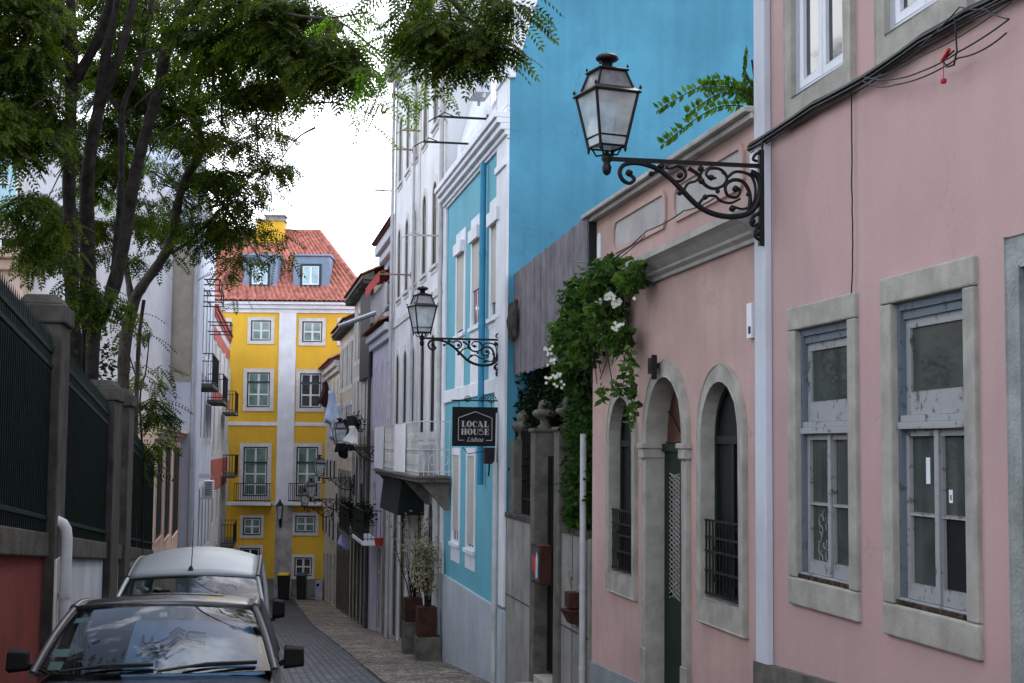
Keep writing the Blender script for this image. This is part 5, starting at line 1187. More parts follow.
m = MB(); m.box(yl-.3, yr+.3, -.45, -.003, zey-.12, zey+.05); m.box(yl-.2, yr+.2, -.28, -.004, zey-.34, zey-.122); m.box(yl, yr, -.10, -.005, y_.Z(285, 313), zey-.342); m.part('cornice', whitep, YH, bevel=.02)
m = MB(); xa, xb = y_.S(277), y_.S(294); m.box(xa, xb, -.12, -.0025, y_.Z(285, 505), y_.Z(285, 313)-.002); m.part('white_pilaster', whitep, YH, bevel=.01)
m = MB(); m.box(xa, xb, -.10, -.0027, 0, y_.Z(285, 505)-.002); m.part('stone_pilaster', mat('patchy_stone', (.42, .40, .40), .9, .22, 1.2, .25, .3, 10), YH, bevel=.01)
for (py, h) in ((424, .2), (504, .2)):
    m = MB(); z = y_.Z(285, py)
    for (p, q) in ((yl, xa-.002), (xb+.002, yr)): m.box(p, q, -.05, -.0028, z-h/2, z+h/2)
    m.part('band', whitep, YH, bevel=.008)
z = y_.Z(285, 585); m = MB(); 
for (p, q) in ((yl, xa-.002), (xb+.002, yr)): m.box(p, q, -.03, -.0012, -.3, z+.35)
m.part('plinth', mat('grimy_plinth', (.22, .21, .19), .9, .2, 1.5, .3), YH)
# roof
zr0 = zey+.05; zr1 = y_.Z(300, 233, 4.5); RXr = y_.S(362, 300, 0)+.0
xr_hip = y_.S(319.5, 233, 4.5); xe = y_.S(372, 303)
m = MB()
def roofp(u, v):
    xL = yl-.4; x1_ = lerp(xe, xr_hip, v); return (lerp(xL, x1_, u), lerp(-.5, 4.5, v), lerp(zr0, zr1, v))
tileroof(m, roofp, 300, 20, .11, 46)
def roofs(u, v): return (lerp(xe, xr_hip, v), lerp(lerp(-.5, 4.5, v), 9.5, u), lerp(zr0, zr1, v))
tileroof(m, roofs, 100, 20, .11, 18)
m.quad((yl-.4, 9.5, zr0), (xe, 9.5, zr0), (xr_hip, 4.5, zr1), (yl-.4, 4.5, zr1))
m.quad((yl-.4, -.5, zr0-.01), (xe, -.5, zr0-.01), (xe, 9.5, zr0-.01), (yl-.4, 9.5, zr0-.01))
m.tube([(xe, -.5, zr0+.1), (xr_hip, 4.5, zr1+.1)], .13, 8); m.tube([(yl-.4, 4.5, zr1+.1), (xr_hip, 4.5, zr1+.1)], .13, 8)
m.part('roof', rtile, YH)
for (a, b, wa, wb) in ((243, 277.7, 251, 268.5), (293, 329.5, 301.6, 320)):
    yd = .45; s0, s1 = y_.S(a, 280, yd), y_.S(b, 280, yd); z0 = y_.Z(270, 290, yd); z1 = y_.Z(270, 256, yd)
    D = MB().box(s0, s1, yd, 4.2, z0, z1).part('dormer', slate, YH, bevel=.06)
    MB().box(s0-.08, s1+.08, yd-.1, 4.0, z1+.003, z1+.12).part('dormer_roof', slate, D, bevel=.03)
    p0, p1 = y_.S(wa, 280, yd), y_.S(wb, 280, yd); q0, q1 = y_.Z(285, 285.5, yd), y_.Z(285, 265, yd)
    m = MB(); m.prism(rect(p0-.08, p1+.08, q0-.08, q1+.08), [rect(p0+.05, p1-.05, q0+.05, q1-.05)], yd-.07, yd-.002); m.part('window_frame', shutg, D)
    m = MB(); c = (p0+p1)/2; m.prism(rect(p0+.052, p1-.052, q0+.052, q1-.052), [rect(p0+.12, c-.06, q0+.12, q1-.12), rect(c+.06, p1-.12, q0+.12, q1-.12)], yd-.05, yd-.003); m.part('sash', whitep, D)
    MB().box(p0+.06, p1-.06, yd-.03, yd-.02, q0+.06, q1-.06).part('pane', bglass, D)
p0, p1 = y_.S(258, 230, 4), y_.S(284.6, 230, 4); z0, z1 = y_.Z(270, 236, 4)-.8, y_.Z(270, 222, 4)
CHm = MB().box(p0, p1, 3.6, 4.6, z0, z1).part('chimney', yellow, YH)
m = MB(); m.box(p0-.08, p1+.08, 3.5, 4.7, z1+.002, z1+.1); m.box(p0+.5, p1, 3.6, 4.6, z1+.101, z1+.3); m.box(p0+.4, p1+.1, 3.5, 4.7, z1+.302, z1+.38); m.part('chimney_cap', concrete, CHm)
# wall lantern on it
s, z = y_.P(281, 522); m = MB(); T = thing('wall_lantern', 'small black wall lantern on the pale pilaster of the yellow house', 'street lamp', y_, (s, 0, z))
m.box(s-.06, s+.06, -.17, -.1005, z-.3, z+.2); m.tube([(s, -.14, z-.25), (s, -.45, z-.15), (s, -.5, z+.15)], .03, 6); m.lathe([(.24, z+.93), (.10, z+1.1), (.05, z+1.2), (.02, z+1.3)], (s, -.5, 0), 8, False)
for a in range(4): ang = math.pi/4+a*math.pi/2; m.tube([(s+.14*math.cos(ang), -.5+.14*math.sin(ang), z+.2), (s+.23*math.cos(ang), -.5+.23*math.sin(ang), z+.93)], .02, 5)
m.part('lantern_frame', iron, T); MB().lathe([(.13, z+.2), (.215, z+.92)], (s, -.5, 0), 4, False, math.pi/4).part('lantern_glass', lampgl, T)
# bins
def bin_(px0, px1, pt, pb, body, lid, lab, yy=-1.0):
    s0, s1 = y_.S(px0, 585, yy), y_.S(px1, 585, yy); c = (s0+s1)/2; hw = (s1-s0)/2*.92; z1 = y_.Z(285, pt, yy); z0 = .132
    T = thing('wheelie_bin', lab, 'bin', y_, (c, yy, z0), 'bins against the yellow house')
    m = MB(); m.hexa([(c-hw*.82, yy-.28, z0+.04), (c+hw*.82, yy-.28, z0+.04), (c+hw*.82, yy+.25, z0+.04), (c-hw*.82, yy+.25, z0+.04), (c-hw, yy-.36, z1-.1), (c+hw, yy-.36, z1-.1), (c+hw, yy+.32, z1-.1), (c-hw, yy+.32, z1-.1)])
    m.box(c-hw*1.03, c+hw*1.03, yy-.39, yy+.34, z1-.16, z1-.102); m.part('body', body, T, bevel=.03)
    m = MB(); m.hexa([(c-hw*1.05, yy-.42, z1-.098), (c+hw*1.05, yy-.42, z1-.098), (c+hw*1.05, yy+.36, z1-.098), (c-hw*1.05, yy+.36, z1-.098), (c-hw*.95, yy-.34, z1-.03), (c+hw*.95, yy-.34, z1-.03), (c+hw*.95, yy+.3, z1+.02), (c-hw*.95, yy+.3, z1+.02)]); m.part('lid', lid, T, bevel=.02)
    for sx in (-1, 1): m = MB(); m.tube([(c+sx*hw*.7, yy+.22, z0+.1), (c+sx*hw*.85, yy+.22, z0+.1)], .10, 12); m.part('wheel', iron, T)
dk = mat('dark_bin_plastic', (.02, .022, .02), .5, .1, 3)
bin_(277.5, 290, 573, 593, dk, mat('yellow_lid', (.60, .45, .03), .5, .1, 3), 'dark wheelie bin with a yellow lid')
bin_(296.5, 306.5, 573, 592, dk, mat('navy_lid', (.03, .07, .16), .5, .1, 3), 'dark wheelie bin with a navy blue lid')
s0, s1 = y_.S(316.5, 585, -1.2), y_.S(323.5, 585, -1.2); m = MB(); m.box(s0, s1, -1.6, -1.1, .132, 1.2); m.m = 1; m.box(s0+.05, s0+.2, -1.604, -1.601, .9, 1.05)
m.top('street_cabinet', [mat('pale_lilac_metal', (.34, .33, .42), .6, .1, 3), blackin], y_, (s0, -1.3, .132), 'pale lilac grey street cabinet beside the navy lidded bin', 'cabinet', bevel=.02)
# ================================================================ LEFT SIDE
l = LF
def lg(s): return l.g(s)
# z rule: wall cap follows the slope
c0 = l.P(0, 526); c1 = l.P(112, 544)
slope = (c1[1]-c0[1])/(c1[0]-c0[0])
def capz(s): return c0[1]+(s-c0[0])*slope
f0 = l.P(0, 278); f1 = l.P(112, 409)
def fz(s): return f0[1]+(s-f0[0])*((f1[1]-f0[1])/(f1[0]-f0[0]))
pil = [(l.S(58, 447, -.1), l.S(67, 447, -.1), 'first'), (l.S(114, 447, -.1), l.S(121.5, 447, -.1), 'second'), (l.S(128.5, 447, -.1), l.S(133.5, 447, -.1), 'third')]
s_start = l.S(0)-9.0
def base_wall(a, b, m_, lab):
    T = thing('garden_base_wall', lab, 'wall', l, ((a+b)/2, 0, min(lg(a), lg(b)))); n = 6; ss = [lerp(a, b, i/n) for i in range(n+1)]
    m = MB(); m.prism([(s, lg(s)-.4) for s in ss]+[(b, capz(b)-.22), (a, capz(a)-.22)], [], 0, .35); m.part('wall', m_, T)
    m = MB(); m.hexa([(a, -.05, capz(a)-.22), (b, -.05, capz(b)-.22), (b, .4, capz(b)-.22), (a, .4, capz(a)-.22), (a, -.05, capz(a)), (b, -.05, capz(b)), (b, .4, capz(b)), (a, .4, capz(a))]); m.part('coping', concold, T, bevel=.015); return T
base_wall(s_start, pil[0][0], redwall, 'dark red plastered wall with a grimy concrete coping under the nearest fence')
base_wall(pil[0][1], pil[1][0], mat('white_base_wall', (.42, .45, .50), .85, .1, 1.2, .2, .2, 20), 'whitish plastered base wall behind the drainpipe')
base_wall(pil[1][1], pil[2][0], offwhite, 'short white wall strip between the two far fence pillars')
s_far = l.S(154)
base_wall(pil[2][1], s_far, offwhite, 'whitish low wall under the farthest fence panel')
for (a, b, lab), pt, lb in zip(pil, (300, 384, 391), ('massive weathered stone pillar nearest the camera in the left fence', 'middle weathered pillar of the left fence', 'farthest slim pillar of the left fence')):
    zt = l.Z({'first': 60, 'second': 117, 'third': 130}[lab], pt)
    T = thing('fence_pillar', lb, 'pillar', l, ((a+b)/2, 0, lg(b)), 'stone pillars of the garden fence')
    m = MB(); m.box(a, b, -.10, .30, lg(b)-.4, zt-.28); m.part('shaft', concold, T, bevel=.015)
    m = MB(); m.box(a-.05, b+.05, -.13, .34, zt-.278, zt-.10); c = (a+b)/2; e = .5*(b-a)
    m.hexa([(a-.02, -.10, zt-.098), (b+.02, -.10, zt-.098), (b+.02, .31, zt-.098), (a-.02, .31, zt-.098), (a+.06, -.04, zt), (b-.06, -.04, zt), (b-.06, .25, zt), (a+.06, .25, zt)]); m.part('cap', concold, T, bevel=.02)
def fence(a, b, lab):
    T = thing('iron_fence', lab, 'fence', l, ((a+b)/2, .12, capz((a+b)/2)), 'dark green spiked fence panels')
    m = MB(); n = int((b-a)/.105)
    for i in range(n+1):
        s = lerp(a+.03, b-.03, i/n); z0, z1 = capz(s), fz(s)
        m.box(s-.010, s+.010, -.02, .0, z0-.01, z1-.12); m.add([(s-.018, -.025, z1-.12), (s+.018, -.025, z1-.12), (s+.018, .005, z1-.12), (s-.018, .005, z1-.12), (s, -.01, z1+.06)], [(0, 1, 4), (1, 2, 4), (2, 3, 4), (3, 0, 4)])
    m.part('bars', greeniron, T)
    m = MB()
    for dz0, top in ((.12, 0), (.28, 1), (0, 2)):
        za, zb = (capz(a)+.12, capz(b)+.12) if top == 0 else ((fz(a)-.30, fz(b)-.30) if top == 1 else (fz(a)-.16, fz(b)-.16))
        m.hexa([(a, -.03, za), (b, -.03, zb), (b, .01, zb), (a, .01, za), (a, -.03, za+.04), (b, -.03, zb+.04), (b, .01, zb+.04), (a, .01, za+.04)])
    m.part('rails', greeniron, T)
    m = MB(); m.hexa([(a, .02, capz(a)+.02), (b, .02, capz(b)+.02), (b, .025, capz(b)+.02), (a, .025, capz(a)+.02), (a, .02, fz(a)-.32), (b, .02, fz(b)-.32), (b, .025, fz(b)-.32), (a, .025, fz(a)-.32)]); m.part('privacy_sheet', greeniron, T)
fence(s_start, pil[0][0], 'nearest dark green spiked iron fence above the red wall')
fence(pil[0][1], pil[1][0], 'dark green spiked iron fence between the massive pillar and the middle pillar')
fence(pil[2][1], s_far, 'short dark green fence panel past the farthest pillar')
# drainpipe with an elbow
x = l.S(68.5, 447, -.17); z1 = l.Z(68.5, 526, -.17)
m = MB(); m.tube([(x, .1, z1+.05), (x, -.08, z1+.06), (x, -.14, z1+.03), (x, -.17, z1-.02), (x, -.18, z1-.10), (x, -.18, lg(x)-.02)], .055, 14); m.tube([(x, -.18, z1-.66), (x, -.18, z1-.61)], .063, 12); MB().box(pil[0][0]+.01, pil[0][1]-.01, -.116, -.101, lg(pil[0][0])-.3, capz(pil[0][0])-.25).part('painted_foot', offwhite, [o for o in bpy.data.objects if o.name == 'fence_pillar'][0])
m.top('drainpipe', greypipe, l, (x, 0, lg(x)), 'thick white elbow pipe coming out of the wall beside the massive fence pillar', 'drainpipe')
# ground inside the garden
# peach building
p0, p1 = l.S(154.3), l.S(181.5)
zt = (l.Z(153, 424)+l.Z(181, 434.5))/2
PBd = thing('peach_annex', 'low peach coloured building with tall dark windows at the end of the garden fence', 'building', l, (p0, 0, lg(p0)))
peach = mat('peach_plaster', (.62, .44, .35), .85, .08, 1, .12, .2, 20); holes = []
zwt, zwb = l.Z(160, 447), l.Z(160, 536)
for (a, b) in ((157, 163.2), (165.5, 171), (173.5, 179.8)):
    s0, s1 = l.S(a), l.S(b); holes.append(window(PBd, (s0+s1)/2, zwb-.6*((a > 160)+(a > 170))*.35, s1-s0, zwt-zwb+.2*((a > 160)+(a > 170)), sur=.1, surm=peach, frm=darkgreen, gl=fglass, rv=.15, rows=(.3,), proud=.02, sill=.06))
wallmesh(PBd, l, p0+.01, p1, zt, holes, peach, 5)
cornice(PBd, p0, p1, zt-.25, [(.06, .1), (.12, .1), (.2, .08)], peach)
m = MB(); s = l.S(181.8)+.25; m.box(s-.2, s+.2, -.15, .4, lg(s)-.3, l.Z(181, 482)); m.box(s-.28, s+.28, -.22, .45, l.Z(181, 482), l.Z(181, 482)+.25)
m.top('gate_pier', concold, l, (s, 0, lg(s)), 'dark capped stone pier right of the peach annex', 'pier')
# white house row on the left
q = L2
GF = Frame(PT(88, 43.6), PT(195, 43.6))        # gable of the white house facing us
xg0, xg1 = -2.0, GF.S(196)
zgt = EYE+9.0
WH = thing('white_gable_house', 'big bluish white house whose blank side wall stands behind the trees', 'house', GF, (xg1, 0, ground(44)))
m = MB(); gl_ = GF.S(60)
m.prism([(gl_, ground(44)-.5), (xg1, ground(44)-.5), (xg1, zgt), ((gl_+xg1)/2, zgt+2.2), (gl_, zgt)], [], 0, .3); m.box(gl_, xg1-.02, .3, .6, ground(44)-.5, zgt-.02); m.part('gable_wall', mat('bluish_white_gable', (.60, .64, .76), .85, .06, .7, .06), WH)
m = MB(); a, b = GF.S(168.5), GF.S(190); m.prism([(a, GF.Z(180, 381)), (b, GF.Z(180, 381)), (b, GF.Z(180, 250)), (a, GF.Z(180, 250))], [], -.03, -.0015); m.part('bare_render_patch', mat('beige_bare_render', (.40, .36, .31), .9, .12, 1.5, .1, .3, 10), WH)
m = MB(); a = GF.S(192); m.tube([(a, -.1, ground(44)), (a, -.1, zgt)], .06, 8); m.part('drainpipe', greypipe, WH)
# street facade L2
a0, a1 = q.S(181)+1.6, q.S(211)
bw = mat('pale_blue_white_plaster', (.56, .62, .76), .85, .07, 1, .12)
FH = thing('pale_blue_house', 'narrow pale blue fronted house with black balconies past the white gable', 'house', q, (a0, 0, q.g(a0)))
holes = []
for i in range(7):
    c = lerp(a0+1.2, a1-1.0, i/6)
    for zb in (-3.6, .3, 3.5): holes.append(window(FH, c, EYE+zb+(-.4 if zb < 0 else 0), .7, 2.4, sur=.12, surm=whitep, frm=darkgreen, gl=fglass, rv=.12))
wallmesh(FH, q, a0, a1, EYE+8.3, holes, bw, 8); cornice(FH, a0, a1, EYE+8.3, [(.2, .15), (.35, .15)], whitep)
b1 = q.S(227.5)
RH = thing('red_and_grey_house', 'house with red plaster panels and a projecting red cornice at the far left', 'house', q, (a1, 0, q.g(a1)))
holes = []
for i in range(4):
    c = lerp(a1+2, b1-2, i/3)
    for zb in (-6.5, -3.4, -.2, 2.6): holes.append(window(RH, c, EYE+zb, .9, 1.9, sur=.2, surm=limest_l, gl=fglass, rv=.12))
redp2 = mat('faded_red_plaster', (.40, .10, .085), .85, .1, 1, .12)
wallmesh(RH, q, a1+.02, b1, EYE+5.6, holes, greywhite, 8)
m = MB(); m.box(a1+.05, b1-.05, -.02, -.0015, EYE-.1, EYE+5.5); m = MB()
for (z0, z1) in ((EYE-2.0, EYE-.6), (EYE+2.0, EYE+2.5), (EYE+4.6, EYE+5.2), (EYE-7.8, EYE-7.0)): m.box(a1+.1, b1-.1, -.02, -.0015, z0, z1)
m.part('red_panels', redp2, RH)
cornice(RH, a1+.02, b1+.1, EYE+5.6, [(.05, .15), (.10, .2), (.17, .15)], redp2)
# balconies left
balcony(190, 198, q.Z(196, 386), 'tall black railed balcony on the pale blue house, the nearer one', F=q)
balcony(204, 210, q.Z(208, 401), 'black railed balcony on the pale blue house, the farther one', F=q)
balcony(220, 224, q.Z(222, 412), 'small dark balcony high on the red and grey house', F=q)
balcony(221.5, 225.5, q.Z(224, 474), 'small iron balcony of the red and grey house against the yellow house', F=q)
balcony(221.5, 225.5, q.Z(224, 538), 'lowest small iron balcony of the red and grey house', F=q)
def rack(px, py, lab):
    s, z = q.P(px, py); m = MB(); w_ = 1.6
    for dx in (-w_/2, w_/2): m.box(s+dx-.02, s+dx+.02, -.9, -.003, z-.02, z+.02); m.box(s+dx-.02, s+dx+.02, -.9, -.003, z+.36, z+.40)
    for y in (-.9, -.45): m.box(s-w_/2, s+w_/2, y-.02, y+.02, z-.018, z+.018); m.box(s-w_/2, s+w_/2, y-.02, y+.02, z+.362, z+.398)
    m.box(s-.02-w_/2, s+.02-w_/2, -.9, -.86, z, z+.38); m.box(s-.02+w_/2, s+.02+w_/2, -.9, -.86, z, z+.38)
    m.top('clothes_rack', iron, q, (s, 0, z), lab, 'clothes rack', 'black clothes racks on the left house fronts')
rack(194, 293, 'black clothes rack highest on the pale blue house'); rack(196.5, 304, 'black clothes rack just below the highest one'); rack(208.5, 333, 'black clothes rack farther along, near the yellow house')
s, z = q.P(200, 497); m = MB(); m.box(s-.42, s+.42, -.50, -.15, z, z+.62); m.box(s-.42, s+.42, -.5, -.003, z-.06, z-.02); m.m = 1; m.lathe([(.0, 0)]*2, (0, 0, 0), 3) if 0 else None
[m.box(s-.43, s-.421, -.45, -.2, z+.08+.065*i_, z+.11+.065*i_) for i_ in range(8)]
m.top('air_conditioner', [whitep, iron], q, (s, 0, z), 'white air conditioner sticking out low on the pale blue house', 'air conditioner', bevel=.01)
s, z = q.P(196.5, 476); m = MB(); m.box(s-.1, s+.1, -.5, -.003, z-.08, z+.1); m.top('security_lamp', whitep, q, (s, 0, z), 'small white wall lamp on the pale blue house', 'lamp')
# mansion behind the garden, far left
MF = Frame(PT(-60, 33.0), PT(62, 33.0))
MH = thing('garden_mansion', 'pale mansion with a stone cornice half hidden behind the big tree', 'house', MF, (MF.S(0), 0, ground(33)))
zc_m = MF.Z(20, 236); holes = []
b_ = MF.S(64); holes.append(window(MH, MF.S(-17), MF.Z(0, 220), 1.2, 2.2, sur=.2, gl=bglass, surm=limest_l, rows=(.3, .6)))
holes.append(window(MH, MF.S(-3, 330), MF.Z(0, 330), 1.2, 2.2, sur=.2, gl=fglass, surm=limest_l))
wallmesh(MH, MF, -4, b_, MF.Z(20, 120), holes, mat('pale_grey_plaster', (.55, .56, .62), .85, .07, 1, .1), 10, zb=ground(33)-.5)
zq = MF.Z(20, 262); m = MB(); pk = mat('pinkish_stone', (.55, .42, .36), .85, .12, 2, .15); b2 = MF.S(43)
m.box(-4, b2, -.9, -.003, zq, zq+.25); m.box(-4, b2-.2, -.65, -.004, zq-.25, zq-.002); m.box(-4, b2-.45, -.4, -.005, zq-3.0, zq-.252); m.part('stone_bay', pk, MH, bevel=.03)
m = MB(); tileroof(m, lambda u, v: (lerp(-4.3, b_+.3, u), lerp(-.5, 5, v), MF.Z(20, 120)+lerp(0, 2.2, v)), 120, 10, .05, 40); m.part('roof', greywhite, MH)
# ================================================================ TREES
def crr(P, k=5):
    P = [Vector(p) for p in P]; o = []; Q = [P[0]]+P+[P[-1]]
    for i in range(1, len(Q)-2):
        for j in range(k):
            t = j/k; a, b, c, d = Q[i-1], Q[i], Q[i+1], Q[i+2]
            o.append(.5*((2*b)+(-a+c)*t+(2*a-5*b+4*c-d)*t*t+(-a+3*b-3*c+d)*t**3))
    return o+[P[-1]]
def limb(m, pts, rad, rnd):
    """pts: (px,py,y) ; rad px at both ends"""
    P = [PT(a, y, b) for a, b, y in pts]; P = crr(P); n = len(P); rs = []
    for i, p in enumerate(P): rs.append(.80*lerp(rad[0], rad[1], i/(n-1))*pts[0][2]/FOC*rnd.uniform(.88, 1.1))
    m.tube(P, rs, 9)
rnd = random.Random(21)
T1 = thing('garden_tree', 'large dark multi stemmed tree behind the fence, nearest, spreading over the street', 'tree', WF, (PT(84, 20.5).x, 20.5, ground(20.5)), 'leafy trees behind the garden fence')
m = MB(); gb = ground(20.5)
base = PT(84, 20.5, 560); 
limb(m, [(82, 600, 20.5), (80, 480, 20.5), (76, 400, 20.5), (73, 328, 20.5), (70, 230, 20.4), (69, 167, 20.3), (72, 67, 20.1), (71, 20, 20), (70, -40, 19.8)], (12.5, 6), rnd)
limb(m, [(72, 90, 20.1), (66, 50, 20.0), (52, 20, 19.9), (40, -15, 19.7)], (6.5, 3), rnd)
limb(m, [(75, 80, 20.1), (97, 42, 19.8), (108, 10, 19.5), (118, -40, 19)], (7.5, 5), rnd)
limb(m, [(86, 560, 20.7), (88, 430, 20.7), (90, 345, 20.7), (87, 250, 20.7), (88, 170, 20.6), (100, 100, 20.4), (107, 50, 20.2), (116, 0, 20), (122, -40, 19.7)], (12, 5), rnd)
limb(m, [(100, 105, 20.4), (118, 60, 20.2), (128, 25, 20.1), (138, -20, 20)], (6.5, 4.5), rnd)
limb(m, [(92, 560, 20.3), (93, 338, 20.3), (110, 298, 20.3), (124, 245, 20.2), (132, 190, 20.1), (143, 143, 20), (158, 92, 19.8), (167, 45, 19.6), (178, 22, 19.4), (203, -8, 19), (260, -50, 18)], (9.5, 5.5), rnd)
limb(m, [(112, 300, 20.4), (117, 240, 20.8), (121, 190, 20.9), (123, 110, 21), (134, 80, 21), (146, 40, 21), (152, 0, 21)], (5, 3.2), rnd)
limb(m, [(123, 115, 21), (112, 100, 21.1), (105, 88, 21.2)], (4, 2.5), rnd)
limb(m, [(203, -8, 19), (270, 10, 17.5), (320, 18, 16), (370, 12, 15)], (2.6, .6), rnd)
limb(m, [(320, 18, 16), (345, 25, 15.5), (370, 45, 15.2), (395, 60, 15)], (1.6, .8), rnd)
limb(m, [(200, -30, 18), (330, -40, 15), (420, -25, 14), (470, 20, 13.6), (500, 40, 13.4)], (5, 1.5), rnd)
limb(m, [(420, -25, 14), (450, 10, 13.8), (440, 50, 13.9)], (2, 1), rnd)
for k in range(40):
    x0, y0 = rnd.uniform(10, 340), rnd.uniform(-20, 170); a = rnd.uniform(0, 6.28); Lr = rnd.uniform(30, 80); d = rnd.uniform(18, 21.5)
    limb(m, [(x0, y0, d), (x0+Lr*.5*math.cos(a), y0+Lr*.5*math.sin(a)-6, d+rnd.uniform(-.5, .5)), (x0+Lr*math.cos(a), y0+Lr*math.sin(a), d+rnd.uniform(-1, 1))], (1.6, .5), rnd)
m.part('trunk', bark, T1)
def crown(T, blobs, mt, name='crown', rnd=rnd, Lf=.38, pairs=8, lw=.03, ll=.09, dens=1.0, split=True):
    m = MB()
    bl = []
    for (x, y, d, rx, ry, n) in blobs:
        n = int(n*dens); nsub = max(3, n//20)
        for k in range(nsub):      # twig clusters inside each blob
            a = rnd.random()*6.28; q_ = rnd.random()**.5
            cx, cy = x+rx*q_*math.cos(a), y+ry*q_*math.sin(a); dd = d+rnd.uniform(-1, 1)*rx*d/FOC*.9
            sr = rnd.uniform(10, 18)*20/d*.8
            bl.append(PB(cx, cy, dd, sr*1.2, sr*.7, max(1, int(n/nsub*rnd.uniform(.5, 1.5))), None))
    fronds(m, bl, rnd, Lf, pairs, lw, ll)
    return m.part(name, mt, T)
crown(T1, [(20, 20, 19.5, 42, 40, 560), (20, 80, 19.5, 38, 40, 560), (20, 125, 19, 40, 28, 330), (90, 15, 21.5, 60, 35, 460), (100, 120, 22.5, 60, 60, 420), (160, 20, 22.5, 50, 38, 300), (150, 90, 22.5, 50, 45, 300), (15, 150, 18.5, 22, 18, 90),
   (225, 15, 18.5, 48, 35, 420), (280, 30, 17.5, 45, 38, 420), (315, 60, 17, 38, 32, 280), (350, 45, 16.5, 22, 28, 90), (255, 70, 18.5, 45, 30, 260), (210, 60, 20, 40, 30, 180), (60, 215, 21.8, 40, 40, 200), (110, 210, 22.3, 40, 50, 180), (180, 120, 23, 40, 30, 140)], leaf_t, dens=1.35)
crown(T1, [(30, 213, 19.2, 42, 20, 110), (45, 235, 19.4, 35, 16, 60), (95, 300, 19.6, 17, 18, 60), (55, 262, 19.4, 22, 10, 24), (82, 285, 19.4, 8, 16, 20)], leaf_t, 'low_foliage', dens=1.6)
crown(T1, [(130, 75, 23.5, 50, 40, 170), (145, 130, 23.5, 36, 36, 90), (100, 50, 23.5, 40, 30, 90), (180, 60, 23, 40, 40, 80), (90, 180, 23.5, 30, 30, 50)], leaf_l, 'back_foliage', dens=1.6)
crown(T1, [(415, 5, 13.9, 38, 22, 110), (455, 20, 13.6, 50, 22, 190), (492, 12, 13.3, 26, 20, 90), (452, 50, 13.6, 34, 15, 120), (484, 42, 13.4, 26, 15, 80), (430, 30, 13.7, 26, 25, 80)], leaf_t, 'street_bough', dens=1.15, Lf=.34, ll=.08, lw=.026)
crown(T1, [(375, 55, 15.2, 25, 22, 34), (405, 65, 15, 24, 20, 32), (385, 85, 15, 22, 18, 24), (422, 85, 15, 20, 14, 18), (360, 105, 15.4, 14, 16, 12), (352, 20, 15.6, 18, 16, 14), (372, 110, 15.3, 10, 12, 7)], leaf_l, 'light_bough', Lf=.32, ll=.07, lw=.024)
m = MB(); rq = random.Random(77); bl = []
for k in range(60): bl.append((Vector((rq.uniform(-7.5, -2.6), rq.uniform(2.5, 12.5), EYE+rq.uniform(4.6, 8))), (.6, .6, .4), 16))
fronds(m, bl, rq, .4, 8, .035, .1); m.part('unseen_shade_canopy', leaf_t, T1)  # foliage added above the view to shade the foreground and reflect in the windscreen
# second tree
T2 = thing('garden_tree', 'slender pale barked tree forking above the middle fence pillar', 'tree', WF, (PT(126, 25).x, 25, ground(25)), 'leafy trees behind the garden fence')
barkl = mat('greyer_bark', (.065, .055, .046), .95, .3, 6, 0, .8, 22, spec=.2, dark=(.02, .017, .015)); m = MB()
limb(m, [(124, 600, 25), (122, 480, 25), (123, 400, 25), (125, 345, 25), (133, 305, 25), (143, 285, 24.9), (160, 262, 24.7), (171, 240, 24.5), (176, 215, 24.3), (182, 187, 24), (196, 160, 23.8), (202, 143, 23.6), (194, 120, 23.4), (190, 105, 23.2), (197, 80, 23), (214, 63, 22.6), (235, 52, 22), (262, 40, 21.5)], (8.5, 2.4), rnd)
limb(m, [(132, 309, 25), (130, 290, 25.2), (126, 265, 25.4), (122, 230, 25.6), (118, 190, 25.8)], (5, 2.5), rnd)
limb(m, [(134, 560, 25.2), (136, 420, 25.2), (139, 340, 25.2), (144, 300, 25.2)], (3, 2.5), rnd)
limb(m, [(165, 255, 24.7), (185, 245, 24.4), (215, 215, 24), (240, 190, 23.6)], (2.2, 1), rnd)
limb(m, [(183, 187, 24), (210, 190, 23.6), (240, 230, 23.2), (262, 262, 23)], (2, .8), rnd)
for k in range(26):
    x0, y0 = rnd.uniform(150, 225), rnd.uniform(90, 215); a = rnd.uniform(-.6, 1.2); Lr = rnd.uniform(25, 60); d = rnd.uniform(22.5, 25)
    limb(m, [(x0, y0, d), (x0+Lr*.5*math.cos(a), y0+Lr*.5*math.sin(a)-4, d+rnd.uniform(-.4, .4)), (x0+Lr*math.cos(a), y0+Lr*math.sin(a), d+rnd.uniform(-.8, .8))], (1.2, .4), rnd)
m.part('trunk', barkl, T2)
crown(T2, [(215, 120, 24, 45, 30, 200), (250, 120, 23.6, 38, 34, 190), (240, 170, 23.6, 45, 32, 260), (200, 190, 24.5, 36, 30, 180), (225, 215, 24, 40, 28, 220), (260, 205, 23.4, 30, 30, 110), (235, 240, 23.2, 30, 22, 90), (215, 240, 23.8, 28, 18, 80), (236, 275, 23.2, 20, 20, 44), (262, 260, 23, 24, 12, 14), (155, 195, 25.5, 34, 40, 170), (140, 240, 25.5, 30, 36, 110), (235, 300, 23.2, 10, 14, 8), (190, 150, 24.8, 30, 30, 110), (285, 240, 23, 16, 14, 14), (175, 250, 24.6, 20, 12, 20), (195, 225, 24.4, 20, 14, 30), (278, 150, 23.2, 18, 40, 50)], leaf_t, dens=.95, Lf=.42, ll=.085, lw=.03)
crown(T2, [(150, 140, 26, 30, 50, 70), (215, 150, 25.5, 40, 30, 50), (160, 215, 26, 26, 30, 34)], leaf_l, 'back_foliage')
